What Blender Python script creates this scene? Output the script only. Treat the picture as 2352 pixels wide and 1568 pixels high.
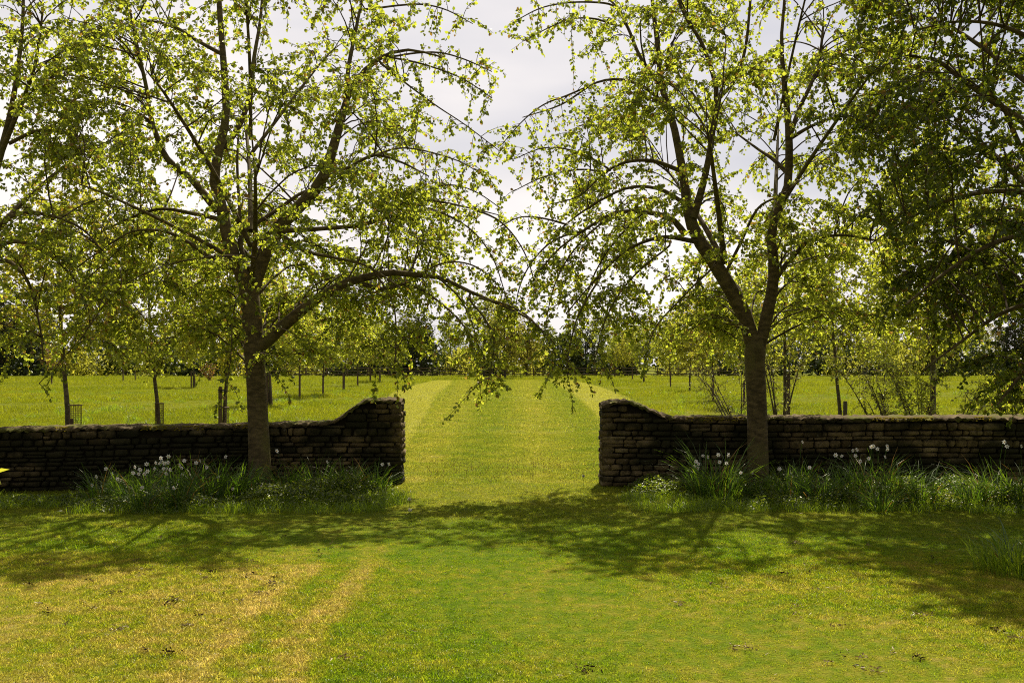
import bpy, math, random
import numpy as np
from mathutils import Vector
from mathutils.kdtree import KDTree

# ------------------------------------------------------------------ camera, sky, sun, exposure
SC = bpy.context.scene
COL = SC.collection
for o in list(bpy.data.objects):
    bpy.data.objects.remove(o)
W, F, HZ, EYE = 2352.0, 2287.0, 838.0, 1.65
cam_d = bpy.data.cameras.new('camera')
cam_d.sensor_width = 36.0
cam_d.lens = 36.0 * F / W
cam_d.shift_y = (HZ - 784.0) / W
cam_d.clip_end = 2500
cam = bpy.data.objects.new('camera', cam_d)
COL.objects.link(cam)
cam.location = (0, 0, EYE)
cam.rotation_euler = (math.radians(90), 0, 0)
SC.camera = cam

SUN_EL, SUN_AZ = math.radians(57), math.radians(14)      # azimuth measured from +Y towards +X
SUN_DIR = Vector((math.sin(SUN_AZ) * math.cos(SUN_EL), math.cos(SUN_AZ) * math.cos(SUN_EL), math.sin(SUN_EL)))
world = bpy.data.worlds.new('World')
SC.world = world
world.use_nodes = True
wn, wl = world.node_tree.nodes, world.node_tree.links
wn.clear()
w_out = wn.new('ShaderNodeOutputWorld')
w_bg = wn.new('ShaderNodeBackground')
w_bg.inputs['Strength'].default_value = 0.083
w_sky = wn.new('ShaderNodeTexSky')
w_sky.sky_type = 'NISHITA'
w_sky.sun_disc = False
w_sky.sun_elevation = SUN_EL
w_sky.sun_rotation = SUN_AZ
w_sky.dust_density = 2.0
w_tc = wn.new('ShaderNodeTexCoord')
w_map = wn.new('ShaderNodeMapping')
w_map.inputs['Scale'].default_value = (1.0, 1.0, 3.2)
w_map.inputs['Location'].default_value = (0.35, 0.1, 0.2)
w_noise = wn.new('ShaderNodeTexNoise')
w_noise.inputs['Scale'].default_value = 1.6
w_noise.inputs['Detail'].default_value = 5
w_noise.inputs['Roughness'].default_value = 0.45
w_ramp = wn.new('ShaderNodeValToRGB')                      # cloud cover
w_ramp.color_ramp.elements[0].position = 0.20
w_ramp.color_ramp.elements[0].color = (0.75, 0.75, 0.75, 1)
w_ramp.color_ramp.elements[1].position = 0.55
w_ramp.color_ramp.elements[1].color = (1, 1, 1, 1)
w_tone = wn.new('ShaderNodeValToRGB')                      # cloud tone: grey undersides, paler tops
w_tone.color_ramp.elements[0].position = 0.38
w_tone.color_ramp.elements[0].color = (4.9, 4.85, 5.25, 1)
w_tone.color_ramp.elements[1].position = 0.60
w_tone.color_ramp.elements[1].color = (8.3, 7.8, 7.55, 1)
w_dot = wn.new('ShaderNodeVectorMath')
w_dot.operation = 'DOT_PRODUCT'
w_dot.inputs[1].default_value = (math.sin(SUN_AZ), math.cos(SUN_AZ), 0.0)
w_fall = wn.new('ShaderNodeMapRange')                      # clouds are brighter on the sun's half of the sky
w_fall.inputs['From Min'].default_value = -1.0
w_fall.inputs['From Max'].default_value = 0.8
w_fall.inputs['To Min'].default_value = 0.30
w_fall.inputs['To Max'].default_value = 1.0
w_mul = wn.new('ShaderNodeVectorMath')
w_mul.operation = 'SCALE'
w_mix = wn.new('ShaderNodeMixRGB')
wl.new(w_tc.outputs['Generated'], w_map.inputs['Vector'])
wl.new(w_map.outputs['Vector'], w_noise.inputs['Vector'])
wl.new(w_noise.outputs['Fac'], w_ramp.inputs['Fac'])
wl.new(w_noise.outputs['Fac'], w_tone.inputs['Fac'])
wl.new(w_tc.outputs['Generated'], w_dot.inputs[0])
wl.new(w_dot.outputs['Value'], w_fall.inputs['Value'])
wl.new(w_tone.outputs['Color'], w_mul.inputs[0])
wl.new(w_fall.outputs['Result'], w_mul.inputs['Scale'])
wl.new(w_ramp.outputs['Color'], w_mix.inputs['Fac'])
wl.new(w_sky.outputs['Color'], w_mix.inputs['Color1'])
wl.new(w_mul.outputs['Vector'], w_mix.inputs['Color2'])
wl.new(w_mix.outputs['Color'], w_bg.inputs['Color'])
wl.new(w_bg.outputs['Background'], w_out.inputs['Surface'])

sun_d = bpy.data.lights.new('sun', 'SUN')
sun_d.energy = 5.0
sun_d.angle = math.radians(0.6)
sun_d.color = (1.0, 0.91, 0.72)
sun = bpy.data.objects.new('sun', sun_d)
COL.objects.link(sun)
sun.rotation_euler = SUN_DIR.to_track_quat('Z', 'Y').to_euler()
sun.location = (5, 30, 40)

SC.view_settings.view_transform = 'Standard'
SC.view_settings.look = 'None'
SC.view_settings.exposure = 0.66
SC.view_settings.gamma = 1.0
SC.view_settings.use_curve_mapping = False
SC.render.engine = 'CYCLES'
SC.cycles.max_bounces = 7
SC.cycles.diffuse_bounces = 4
SC.cycles.transmission_bounces = 5
SC.cycles.transparent_max_bounces = 4
SC.cycles.use_denoising = False
SC.cycles.pixel_filter_type = 'BLACKMAN_HARRIS'
SC.cycles.filter_width = 1.05

# ------------------------------------------------------------------ helpers
RNG = np.random.default_rng(11)
random.seed(11)


def P(px, py, Y):
    return np.array(((px - 1176.0) / F * Y, Y, EYE - (py - HZ) / F * Y))


def G(px, py):
    return P(px, py, EYE * F / (py - HZ))


def tag(o, label=None, cat=None, group=None, kind=None):
    if label: o['label'] = label
    if cat: o['category'] = cat
    if group: o['group'] = group
    if kind: o['kind'] = kind
    return o


def empty(name, loc, label=None, cat=None, group=None):
    o = bpy.data.objects.new(name, None)
    o.empty_display_size = 0.2
    o.location = tuple(float(v) for v in loc)
    COL.objects.link(o)
    return tag(o, label, cat, group)


def link(name, me, parent=None, loc=None):
    o = bpy.data.objects.new(name, me)
    COL.objects.link(o)
    if parent is not None:
        o.parent = parent
    if loc is not None:
        o.location = tuple(float(v) for v in loc)
    return o


def copy_tree(o, loc, rz, scale):
    c = o.copy()
    COL.objects.link(c)
    c.location = tuple(float(v) for v in loc)
    c.rotation_euler = (0, 0, rz)
    c.scale = scale if isinstance(scale, tuple) else (scale, scale, scale)
    for ch in o.children:
        d = ch.copy()
        COL.objects.link(d)
        d.parent = c
        for g in ch.children:
            e = g.copy()
            COL.objects.link(e)
            e.parent = d
    return c


class MB:
    """collects faces as numpy arrays; build() gives one mesh"""
    def __init__(self):
        self.v, self.loops, self.sizes, self.n, self.mi = [], [], [], 0, []

    def add(self, V, Fc, m=0):
        V = np.asarray(V, dtype=np.float32).reshape(-1, 3)
        Fc = np.asarray(Fc, dtype=np.int32)
        self.v.append(V)
        self.loops.append((Fc + self.n).reshape(-1))
        self.sizes.append(np.full(Fc.shape[0], Fc.shape[1], dtype=np.int32))
        self.mi.append(np.full(Fc.shape[0], m, dtype=np.int32))
        self.n += len(V)
        return self

    def mesh(self, name, mats, smooth=False):
        V = np.concatenate(self.v)
        L = np.concatenate(self.loops)
        S = np.concatenate(self.sizes)
        me = bpy.data.meshes.new(name)
        me.vertices.add(len(V))
        me.vertices.foreach_set('co', V.reshape(-1))
        me.loops.add(len(L))
        me.loops.foreach_set('vertex_index', L)
        me.polygons.add(len(S))
        st = np.zeros(len(S), dtype=np.int32)
        st[1:] = np.cumsum(S)[:-1]
        me.polygons.foreach_set('loop_start', st)
        me.polygons.foreach_set('loop_total', S)
        if not isinstance(mats, (list, tuple)):
            mats = [mats]
        for m in mats:
            me.materials.append(m)
        if len(mats) > 1:
            me.polygons.foreach_set('material_index', np.concatenate(self.mi))
        if smooth:
            me.polygons.foreach_set('use_smooth', np.ones(len(S), dtype=bool))
        me.update()
        me.validate()
        return me

    def tubes(self, Pts, R, sides=5, m=0):
        """Pts (M,K,3) polylines, R (M,K) radii"""
        Pts = np.asarray(Pts, dtype=np.float64)
        R = np.asarray(R, dtype=np.float64)
        M, K, _ = Pts.shape
        T = np.gradient(Pts, axis=1)
        T /= np.linalg.norm(T, axis=2, keepdims=True) + 1e-9
        avg = Pts[:, -1] - Pts[:, 0]
        avg /= np.linalg.norm(avg, axis=1, keepdims=True) + 1e-9
        ref = np.where(np.abs(avg[:, 2:3]) > 0.7, np.array([[0.93, 0.37, 0.0]]), np.array([[0.1, 0.2, 1.0]]))
        ref = np.repeat(ref[:, None, :], K, axis=1)
        A = np.cross(T, ref)
        A /= np.linalg.norm(A, axis=2, keepdims=True) + 1e-9
        B = np.cross(T, A)
        ang = np.arange(sides) / sides * 2 * np.pi
        V = (Pts[:, :, None, :] + R[:, :, None, None] * (np.cos(ang)[None, None, :, None] * A[:, :, None, :]
                                                         + np.sin(ang)[None, None, :, None] * B[:, :, None, :]))
        base = (np.arange(M)[:, None, None] * K + np.arange(K - 1)[None, :, None]) * sides
        j = np.arange(sides)[None, None, :]
        j2 = (j + 1) % sides
        Fc = np.stack([base + j, base + j2, base + sides + j2, base + sides + j], axis=-1).reshape(-1, 4)
        return self.add(V.reshape(-1, 3), Fc, m)

    def leaves(self, p, d, n, L, Wd, fold=0.18, m=0):
        """folded six-point leaves: p base, d direction, n normal, all (N,3); L, Wd (N,)"""
        d = d / (np.linalg.norm(d, axis=1, keepdims=True) + 1e-9)
        s = np.cross(d, n)
        s /= np.linalg.norm(s, axis=1, keepdims=True) + 1e-9
        n = np.cross(s, d)
        L = L[:, None]
        Wd = Wd[:, None]
        up = n * Wd * fold
        V = np.stack([p, p + d * L * .28 + s * Wd * .46 + up, p + d * L * .68 + s * Wd * .40 + up, p + d * L - n * L * .06,
                      p + d * L * .68 - s * Wd * .40 + up, p + d * L * .28 - s * Wd * .46 + up], axis=1)
        k = np.arange(len(p))[:, None] * 6
        Fc = np.concatenate([k + np.array([[0, 1, 2, 3]]), k + np.array([[0, 3, 4, 5]])])
        return self.add(V.reshape(-1, 3), Fc, m)

    def blades(self, p, d, h, w, bend, m=0):
        """grass or strap leaves: p base, d lean direction (unit, xy), h height, w width, bend (0..1.5)"""
        N = len(p)
        side = np.stack([-d[:, 1], d[:, 0], np.zeros(N)], axis=1)
        a = RNG.uniform(0, np.pi, N)
        side = side * np.cos(a)[:, None] + d * np.sin(a)[:, None]
        ts = np.array([0, .4, .75, 1.0])
        ws = np.array([.8, 1.0, .7, .08])
        V = []
        for t, k in zip(ts, ws):
            c = p + d * (h * bend * t ** 1.7)[:, None]
            c = c + np.array([0, 0, 1.0]) * (h * (t - .45 * bend * t ** 2.6))[:, None]
            V += [c - side * (w * k * .5)[:, None], c + side * (w * k * .5)[:, None]]
        V = np.stack(V, axis=1)
        k = np.arange(N)[:, None] * 8
        Fc = np.concatenate([k + np.array([[2 * i, 2 * i + 1, 2 * i + 3, 2 * i + 2]]) for i in range(3)])
        return self.add(V.reshape(-1, 3), Fc, m)

    def box(self, c, size, m=0):
        x, y, z = np.array(size) / 2.0
        V = np.array([[-x, -y, -z], [x, -y, -z], [x, y, -z], [-x, y, -z], [-x, -y, z], [x, -y, z], [x, y, z], [-x, y, z]]) + np.array(c)
        Fc = [[0, 3, 2, 1], [4, 5, 6, 7], [0, 1, 5, 4], [1, 2, 6, 5], [2, 3, 7, 6], [3, 0, 4, 7]]
        return self.add(V, Fc, m)


def unit(v):
    return v / (np.linalg.norm(v, axis=-1, keepdims=True) + 1e-9)


def catmull(pts, K):
    pts = np.asarray(pts, dtype=float)
    dist = np.concatenate([[0], np.cumsum(np.linalg.norm(np.diff(pts[:, :3], axis=0), axis=1))])
    ext = np.vstack([2 * pts[0] - pts[1], pts, 2 * pts[-1] - pts[-2]])
    out = []
    for s in np.linspace(0, dist[-1] * 0.99999, K):
        i = min(int(np.searchsorted(dist, s, side='right') - 1), len(pts) - 2)
        t = (s - dist[i]) / (dist[i + 1] - dist[i] + 1e-9)
        a, b, c, e = ext[i], ext[i + 1], ext[i + 2], ext[i + 3]
        q = 0.5 * (2 * b + (c - a) * t + (2 * a - 5 * b + 4 * c - e) * t * t + (3 * b - a - 3 * c + e) * t ** 3)
        q[3:] = b[3:] + (c[3:] - b[3:]) * t
        out.append(q)
    return np.array(out)


def bezier(A, B, C, D, K):
    t = np.linspace(0, 1, K)[None, :, None]
    A, B, C, D = (x[:, None, :] for x in (A, B, C, D))
    return A * (1 - t) ** 3 + 3 * B * t * (1 - t) ** 2 + 3 * C * t * t * (1 - t) + D * t ** 3


# ------------------------------------------------------------------ materials
class NT:
    def __init__(self, name):
        self.m = bpy.data.materials.new(name)
        self.m.use_nodes = True
        self.t = self.m.node_tree
        self.t.nodes.clear()
        self.out = self.t.nodes.new('ShaderNodeOutputMaterial')

    def new(self, k):
        return self.t.nodes.new(k)

    def put(self, sock, v):
        if isinstance(v, bpy.types.NodeSocket):
            self.t.links.new(v, sock)
        elif isinstance(v, tuple) and len(v) == 3 and sock.type == 'RGBA':
            sock.default_value = v + (1,)
        else:
            sock.default_value = v

    def pos(self):
        return self.new('ShaderNodeNewGeometry').outputs['Position']

    def island(self):
        return self.new('ShaderNodeNewGeometry').outputs['Random Per Island']

    def objrand(self):
        return self.new('ShaderNodeObjectInfo').outputs['Random']

    def noise(self, scale, detail=3, vec=None, rough=0.5, dist=0.0):
        n = self.new('ShaderNodeTexNoise')
        n.inputs['Scale'].default_value = scale
        n.inputs['Detail'].default_value = detail
        n.inputs['Roughness'].default_value = rough
        n.inputs['Distortion'].default_value = dist
        self.put(n.inputs['Vector'], vec if vec is not None else self.pos())
        return n.outputs['Fac']

    def scalev(self, s, vec=None):
        n = self.new('ShaderNodeVectorMath')
        n.operation = 'MULTIPLY'
        self.put(n.inputs[0], vec if vec is not None else self.pos())
        n.inputs[1].default_value = s
        return n.outputs['Vector']

    def sep(self, vec=None):
        n = self.new('ShaderNodeSeparateXYZ')
        self.put(n.inputs[0], vec if vec is not None else self.pos())
        return n.outputs

    def math(self, op, a, b=0.0, clamp=False):
        n = self.new('ShaderNodeMath')
        n.operation = op
        n.use_clamp = clamp
        self.put(n.inputs[0], a)
        self.put(n.inputs[1], b)
        return n.outputs[0]

    def rng(self, v, a, b, c=0.0, d=1.0):
        n = self.new('ShaderNodeMapRange')
        n.interpolation_type = 'SMOOTHSTEP'
        self.put(n.inputs['Value'], v)
        for k, x in zip(('From Min', 'From Max', 'To Min', 'To Max'), (a, b, c, d)):
            n.inputs[k].default_value = x
        return n.outputs['Result']

    def mix(self, f, a, b, mode='MIX'):
        n = self.new('ShaderNodeMixRGB')
        n.blend_type = mode
        self.put(n.inputs['Fac'], f)
        self.put(n.inputs['Color1'], a)
        self.put(n.inputs['Color2'], b)
        return n.outputs['Color']

    def ramp(self, f, stops):
        n = self.new('ShaderNodeValToRGB')
        e = n.color_ramp.elements
        while len(e) < len(stops):
            e.new(0.5)
        for i, (p, c) in enumerate(stops):
            e[i].position = p
            e[i].color = (c if isinstance(c, tuple) else (c, c, c)) + (1,)
        self.put(n.inputs['Fac'], f)
        return n.outputs['Color']

    def bump(self, h, strength=0.5, dist=0.02):
        n = self.new('ShaderNodeBump')
        n.inputs['Strength'].default_value = strength
        n.inputs['Distance'].default_value = dist
        self.put(n.inputs['Height'], h)
        return n.outputs['Normal']

    def bsdf(self, col, rough=0.8, spec=0.3, normal=None):
        n = self.new('ShaderNodeBsdfPrincipled')
        self.put(n.inputs['Base Color'], col)
        self.put(n.inputs['Roughness'], rough)
        n.inputs['Specular IOR Level'].default_value = spec
        if normal is not None:
            self.put(n.inputs['Normal'], normal)
        return n.outputs[0]

    def leafy(self, col, tcol, k=0.5, gloss=0.06, rough=0.4):
        """thin leaf: reflects col, lets tcol through, thin waxy sheen"""
        d = self.new('ShaderNodeBsdfDiffuse')
        self.put(d.inputs['Color'], col)
        t = self.new('ShaderNodeBsdfTranslucent')
        self.put(t.inputs['Color'], tcol)
        mx = self.new('ShaderNodeMixShader')
        mx.inputs[0].default_value = k
        self.t.links.new(d.outputs[0], mx.inputs[1])
        self.t.links.new(t.outputs[0], mx.inputs[2])
        g = self.new('ShaderNodeBsdfGlossy')
        g.inputs['Roughness'].default_value = rough
        g.inputs['Color'].default_value = (0.9, 0.9, 0.8, 1)
        m2 = self.new('ShaderNodeMixShader')
        m2.inputs[0].default_value = gloss
        self.t.links.new(mx.outputs[0], m2.inputs[1])
        self.t.links.new(g.outputs[0], m2.inputs[2])
        return m2.outputs[0]

    def end(self, sh):
        self.t.links.new(sh, self.out.inputs['Surface'])
        return self.m


def leaf_mat(name, dark, light, tdark, tlight, k=0.5, gloss=0.05, young=None, objtint=0.0):
    n = NT(name)
    r = n.island()
    c = n.mix(r, dark, light)
    t = n.mix(r, tdark, tlight)
    if young:
        f = n.rng(r, 0.93, 0.95)
        c = n.mix(f, c, young)
        t = n.mix(f, t, young)
    if objtint:
        o = n.ramp(n.objrand(), [(0, (1 - objtint, 1 - objtint * .7, 1 - objtint * .3)), (0.5, (1, 1, 1)), (1, (1 - objtint * .4, 1 - objtint, 1 - objtint))])
        c = n.mix(1.0, c, o, 'MULTIPLY')
        t = n.mix(1.0, t, o, 'MULTIPLY')
    return n.end(n.leafy(c, t, k, gloss))


LEAF = leaf_mat('spring_leaf', (.055, .085, .010), (.13, .16, .020), (.24, .31, .014), (.74, .78, .065), k=.64, gloss=.04, young=(.30, .18, .03))
LEAF_SHADED = leaf_mat('shaded_spring_leaf', (.030, .052, .006), (.07, .10, .010), (.13, .19, .008), (.47, .52, .030), k=.54, gloss=.035, young=(.18, .11, .02))  # spring leaf darkened: shade on the right-edge tree put into the colour
LEAF_YOUNG = leaf_mat('young_tree_leaf', (.07, .10, .010), (.12, .15, .018), (.46, .50, .024), (.78, .80, .075), k=.63, gloss=.05, young=(.3, .2, .04), objtint=.15)
LEAF_WOOD = leaf_mat('woodland_leaf', (.07, .085, .014), (.14, .15, .028), (.34, .39, .030), (.62, .66, .085), k=.57, gloss=.01, objtint=.28)
LEAF_DARK = leaf_mat('dark_evergreen_leaf', (.018, .032, .008), (.04, .055, .014), (.03, .05, .008), (.06, .08, .012), k=.3, gloss=.03)
LEAF_COPPER = leaf_mat('copper_leaf', (.13, .06, .02), (.20, .11, .03), (.35, .16, .03), (.5, .28, .05), k=.5)
LEAF_PINK = leaf_mat('pink_blossom', (.35, .12, .16), (.5, .25, .28), (.4, .14, .18), (.55, .25, .3), k=.4)
LEAF_SHRUB = leaf_mat('shrub_leaf', (.08, .10, .02), (.14, .15, .04), (.26, .28, .03), (.44, .44, .07), k=.5)
LEAF_COVER = leaf_mat('cover_leaf', (.035, .065, .010), (.09, .12, .02), (.12, .20, .010), (.36, .42, .03), k=.48, gloss=.05)
STRAP = leaf_mat('strap_leaf', (.025, .060, .012), (.060, .110, .020), (.08, .18, .008), (.26, .40, .016), k=.48, gloss=.045, young=(.28, .16, .03))
STRAP_BRIGHT = leaf_mat('bright_strap_leaf', (.05, .10, .010), (.08, .13, .012), (.26, .40, .010), (.40, .52, .015), k=.52, gloss=.04)


def bark_mat(name, a, b, c, bands=True):
    n = NT(name)
    p = n.scalev((9, 9, 22) if bands else (14, 14, 3))
    v = n.noise(1.0, 5, p, .6, .4)
    w = n.noise(2.2, 3)
    col = n.mix(n.rng(v, .35, .68), a, b)
    col = n.mix(n.rng(w, .5, .72), col, c)
    h = n.math('ADD', v, n.math('MULTIPLY', n.noise(60, 3), .5))
    return n.end(n.bsdf(col, .85, .2, n.bump(h, .35, .006)))


BARK = bark_mat('smooth_bark', (.060, .045, .020), (.145, .108, .050), (.115, .100, .034))
BARK_YOUNG = bark_mat('young_bark', (.06, .048, .028), (.15, .12, .075), (.11, .10, .05))
BARK_FAR = bark_mat('woodland_bark', (.04, .032, .022), (.09, .075, .055), (.06, .06, .035), False)
TWIG = bark_mat('twig_bark', (.05, .035, .02), (.10, .07, .04), (.08, .06, .03))
WOOD = bark_mat('weathered_stake', (.075, .05, .03), (.15, .105, .062), (.10, .085, .05), False)

nt = NT('limestone')
rnd = nt.island()
orr = nt.objrand()
mixr = nt.math('FRACT', nt.math('ADD', rnd, orr))
sc = nt.ramp(mixr, [(0, (.070, .050, .022)), (.3, (.155, .112, .052)), (.6, (.22, .163, .080)), (.85, (.10, .074, .035)), (1, (.28, .22, .115))])
sc = nt.mix(nt.rng(nt.noise(9, 5, None, .6), .42, .68), sc, (.06, .047, .024))
sc = nt.mix(nt.math('MULTIPLY', nt.rng(nt.noise(24, 3), .62, .74), .6), sc, (.32, .29, .21))
big = nt.noise(1.25, 3, nt.scalev((1, 1, 1.7)))
sc = nt.mix(nt.math('MULTIPLY', nt.rng(big, .40, .56), .90), sc, (.017, .018, .008))          # dark algae and moss patches
STONE = nt.end(nt.bsdf(sc, .92, .15, nt.bump(nt.noise(38, 6, None, .65), .7, .02)))

nt = NT('mortar_coping')
cc = nt.ramp(nt.noise(6, 5, None, .65), [(.3, (.06, .045, .024)), (.55, (.13, .098, .056)), (.75, (.22, .175, .11))])
cc = nt.mix(nt.math('MULTIPLY', nt.rng(nt.noise(3.1, 4), .5, .6), .8), cc, (.10, .105, .02))
COPING = nt.end(nt.bsdf(cc, .95, .1, nt.bump(nt.noise(30, 6, None, .7), .8, .025)))

nt = NT('moss')
MOSS = nt.end(nt.bsdf(nt.mix(nt.noise(14, 3), (.16, .14, .012), (.34, .26, .02)), 1.0, .05, nt.bump(nt.noise(160, 2), 1, .01)))
nt = NT('wall_core')
CORE = nt.end(nt.bsdf((.022, .018, .010), 1.0, .05))
nt = NT('rusty_mesh')
RUST = nt.end(nt.bsdf(nt.mix(nt.noise(20, 3), (.10, .055, .025), (.17, .12, .07)), .7, .3))
nt = NT('tie_strap')
TIE = nt.end(nt.bsdf((.02, .018, .016), .6, .3))
nt = NT('white_petal')
PETAL = nt.end(nt.leafy((.80, .80, .76), (.75, .75, .68), .35, .03))
nt = NT('orange_corona')
CORONA = nt.end(nt.leafy((.65, .30, .05), (.6, .3, .05), .3, .03))
nt = NT('seed_head')
SEED = nt.end(nt.leafy((.6, .58, .5), (.5, .5, .42), .4, .02))
nt = NT('yellow_petal')
YELLOW = nt.end(nt.leafy((.75, .55, .02), (.7, .55, .02), .4, .02))
nt = NT('earth')
EARTH = nt.end(nt.bsdf(nt.mix(nt.noise(30, 4), (.03, .02, .010), (.09, .06, .03)), 1, .05))
nt = NT('dry_clippings')
CLIP = nt.end(nt.leafy(nt.mix(nt.island(), (.08, .06, .02), (.32, .24, .10)), (.2, .14, .04), .3, .04))
WHITE_HAZE = None


AVE = [(0, (.115, .155, .009)), (.4, (.175, .192, .016)), (.7, (.230, .225, .026)), (1, (.30, .265, .055))]


def turf_colour(n, kind):
    """ground colour at a world position; the same for the soil sheet and for the blades that stand on it"""
    p = n.pos()
    x, y, _ = n.sep(p)
    wob = n.math('SUBTRACT', n.noise(.9, 3, p), .5)
    fine = n.noise(9, 4, p, .6)
    med = n.noise(1.7, 4, p, .55, .3)
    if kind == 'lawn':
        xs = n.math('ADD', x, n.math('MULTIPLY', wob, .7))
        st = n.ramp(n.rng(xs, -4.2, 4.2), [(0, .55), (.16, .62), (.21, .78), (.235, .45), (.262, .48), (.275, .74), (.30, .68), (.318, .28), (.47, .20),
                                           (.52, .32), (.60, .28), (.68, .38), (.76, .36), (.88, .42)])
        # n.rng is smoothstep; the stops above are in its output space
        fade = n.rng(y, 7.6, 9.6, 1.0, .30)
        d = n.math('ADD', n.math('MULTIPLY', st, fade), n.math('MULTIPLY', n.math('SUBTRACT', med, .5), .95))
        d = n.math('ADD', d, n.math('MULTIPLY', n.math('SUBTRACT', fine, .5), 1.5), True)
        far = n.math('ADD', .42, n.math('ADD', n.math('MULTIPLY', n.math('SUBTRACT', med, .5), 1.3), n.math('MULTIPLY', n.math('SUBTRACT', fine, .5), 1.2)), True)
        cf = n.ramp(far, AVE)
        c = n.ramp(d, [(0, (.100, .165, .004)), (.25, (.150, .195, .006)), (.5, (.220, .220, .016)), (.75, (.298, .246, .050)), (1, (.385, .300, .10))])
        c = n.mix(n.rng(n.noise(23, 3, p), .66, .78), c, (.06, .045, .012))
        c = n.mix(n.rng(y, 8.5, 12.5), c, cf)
    elif kind == 'avenue':
        fan = n.math('DIVIDE', x, n.math('ADD', 1.4, n.math('MULTIPLY', y, .045)))
        st = n.math('MULTIPLY', n.math('SINE', n.math('ADD', n.math('MULTIPLY', fan, 6.3), n.math('MULTIPLY', wob, 1.2))), .17)
        st = n.math('ADD', st, n.math('MULTIPLY', n.math('SINE', n.math('ADD', n.math('MULTIPLY', y, 1.9), n.math('MULTIPLY', wob, 3.0))), .07))
        d = n.math('ADD', n.math('ADD', st, .42), n.math('MULTIPLY', n.math('SUBTRACT', med, .5), 1.3))
        d = n.math('ADD', d, n.math('MULTIPLY', n.math('SUBTRACT', fine, .5), 1.2), True)
        c = n.ramp(d, AVE)
    elif kind == 'strip':
        d = n.math('ADD', n.math('MULTIPLY', med, .6), n.math('MULTIPLY', fine, .4))
        c = n.ramp(d, [(.3, (.19, .20, .018)), (.5, (.245, .24, .030)), (.7, (.30, .28, .050))])
    else:
        big = n.noise(.16, 3, p, .5)
        d = n.math('ADD', n.math('MULTIPLY', med, .5), n.math('MULTIPLY', big, .5))
        c = n.ramp(d, [(.3, (.085, .113, .004)), (.5, (.138, .154, .005)), (.7, (.182, .180, .010))])
    return c, fine


def turf_soil(kind):
    n = NT(kind + '_turf')
    c, fine = turf_colour(n, kind)
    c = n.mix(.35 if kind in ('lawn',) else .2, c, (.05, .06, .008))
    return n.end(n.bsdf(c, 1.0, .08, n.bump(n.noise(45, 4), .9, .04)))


def turf_blade(kind, tboost=2.2, gloss=.014):
    n = NT(kind + '_blade')
    c, _ = turf_colour(n, kind)
    r = n.island()
    c = n.mix(1.0, c, n.ramp(r, [(0, .6), (.5, 1.0), (1, 1.45)]), 'MULTIPLY')
    t = n.mix(1.0, c, (tboost, tboost, tboost * .8), 'MULTIPLY')
    return n.end(n.leafy(c, t, .55, gloss, .35))


# ------------------------------------------------------------------ ground
def sheet(name, poly, z, mat):
    me = bpy.data.meshes.new(name)
    me.from_pydata([(x, y, z) for x, y in poly], [], [list(range(len(poly)))])
    me.materials.append(mat)
    o = link(name, me)
    return tag(o, kind='structure')


YW = 13.9                                                    # where the mown lawn meets the avenue, between the piers
AV_L = [(-1.62, YW), (-2.3, 16), (-4.2, 25), (-5.0, 36), (-5.9, 45), (-7.1, 60), (-7.9, 80), (-8.2, 98), (-8.0, 108)]
AV_R = [(6.3, 108), (6.7, 92), (6.6, 74), (6.2, 60), (5.6, 48), (4.9, 36), (3.9, 25), (2.2, 16), (1.25, YW)]
SL = [(-1.9, 17), (-2.35, 24), (-2.8, 32), (-3.6, 46), (-4.2, 57), (-5.4, 90), (-6.4, 107)]
SR = [(2.5, 24), (2.95, 38), (3.2, 48), (3.4, 57), (3.7, 80), (3.9, 100)]


def ipl(line, y):
    ys = [p[1] for p in line]
    xs = [p[0] for p in line]
    if ys[0] > ys[-1]:
        ys, xs = ys[::-1], xs[::-1]
    return np.interp(y, ys, xs)


meadow_mat = turf_soil('meadow')
sheet('meadow', [(-900, -60), (900, -60), (900, 1600), (-900, 1600)], -.004, meadow_mat)
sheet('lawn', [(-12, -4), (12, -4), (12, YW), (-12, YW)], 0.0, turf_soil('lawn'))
sheet('mown_avenue', AV_L + AV_R, 0.0, turf_soil('avenue'))
strip_mat = turf_soil('strip')
yl = np.linspace(20, 105, 16)
sheet('mown_strip', [(ipl(AV_L, y) + .12, y) for y in yl] + [(ipl(SL, y), y) for y in yl[::-1]], .004, strip_mat)
yr = np.linspace(24, 98, 16)
sheet('mown_strip', [(ipl(AV_R, y) - .12, y) for y in yr[::-1]] + [(ipl(SR, y), y) for y in yr], .004, strip_mat)


# ------------------------------------------------------------------ grass that stands on it
def clump_object(name, mat, nb, rad, h0, h1, w0, w1, b0, b1):
    mb = MB()
    a = RNG.uniform(0, 2 * np.pi, nb)
    r = rad * np.sqrt(RNG.uniform(0, 1, nb))
    p = np.stack([r * np.cos(a), r * np.sin(a), np.zeros(nb) - .004], axis=1)
    da = RNG.uniform(0, 2 * np.pi, nb)
    d = np.stack([np.cos(da), np.sin(da), np.zeros(nb)], axis=1)
    mb.blades(p, d, RNG.uniform(h0, h1, nb), RNG.uniform(w0, w1, nb), RNG.uniform(b0, b1, nb))
    return bpy.data.objects.new(name, mb.mesh(name, mat))


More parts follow.
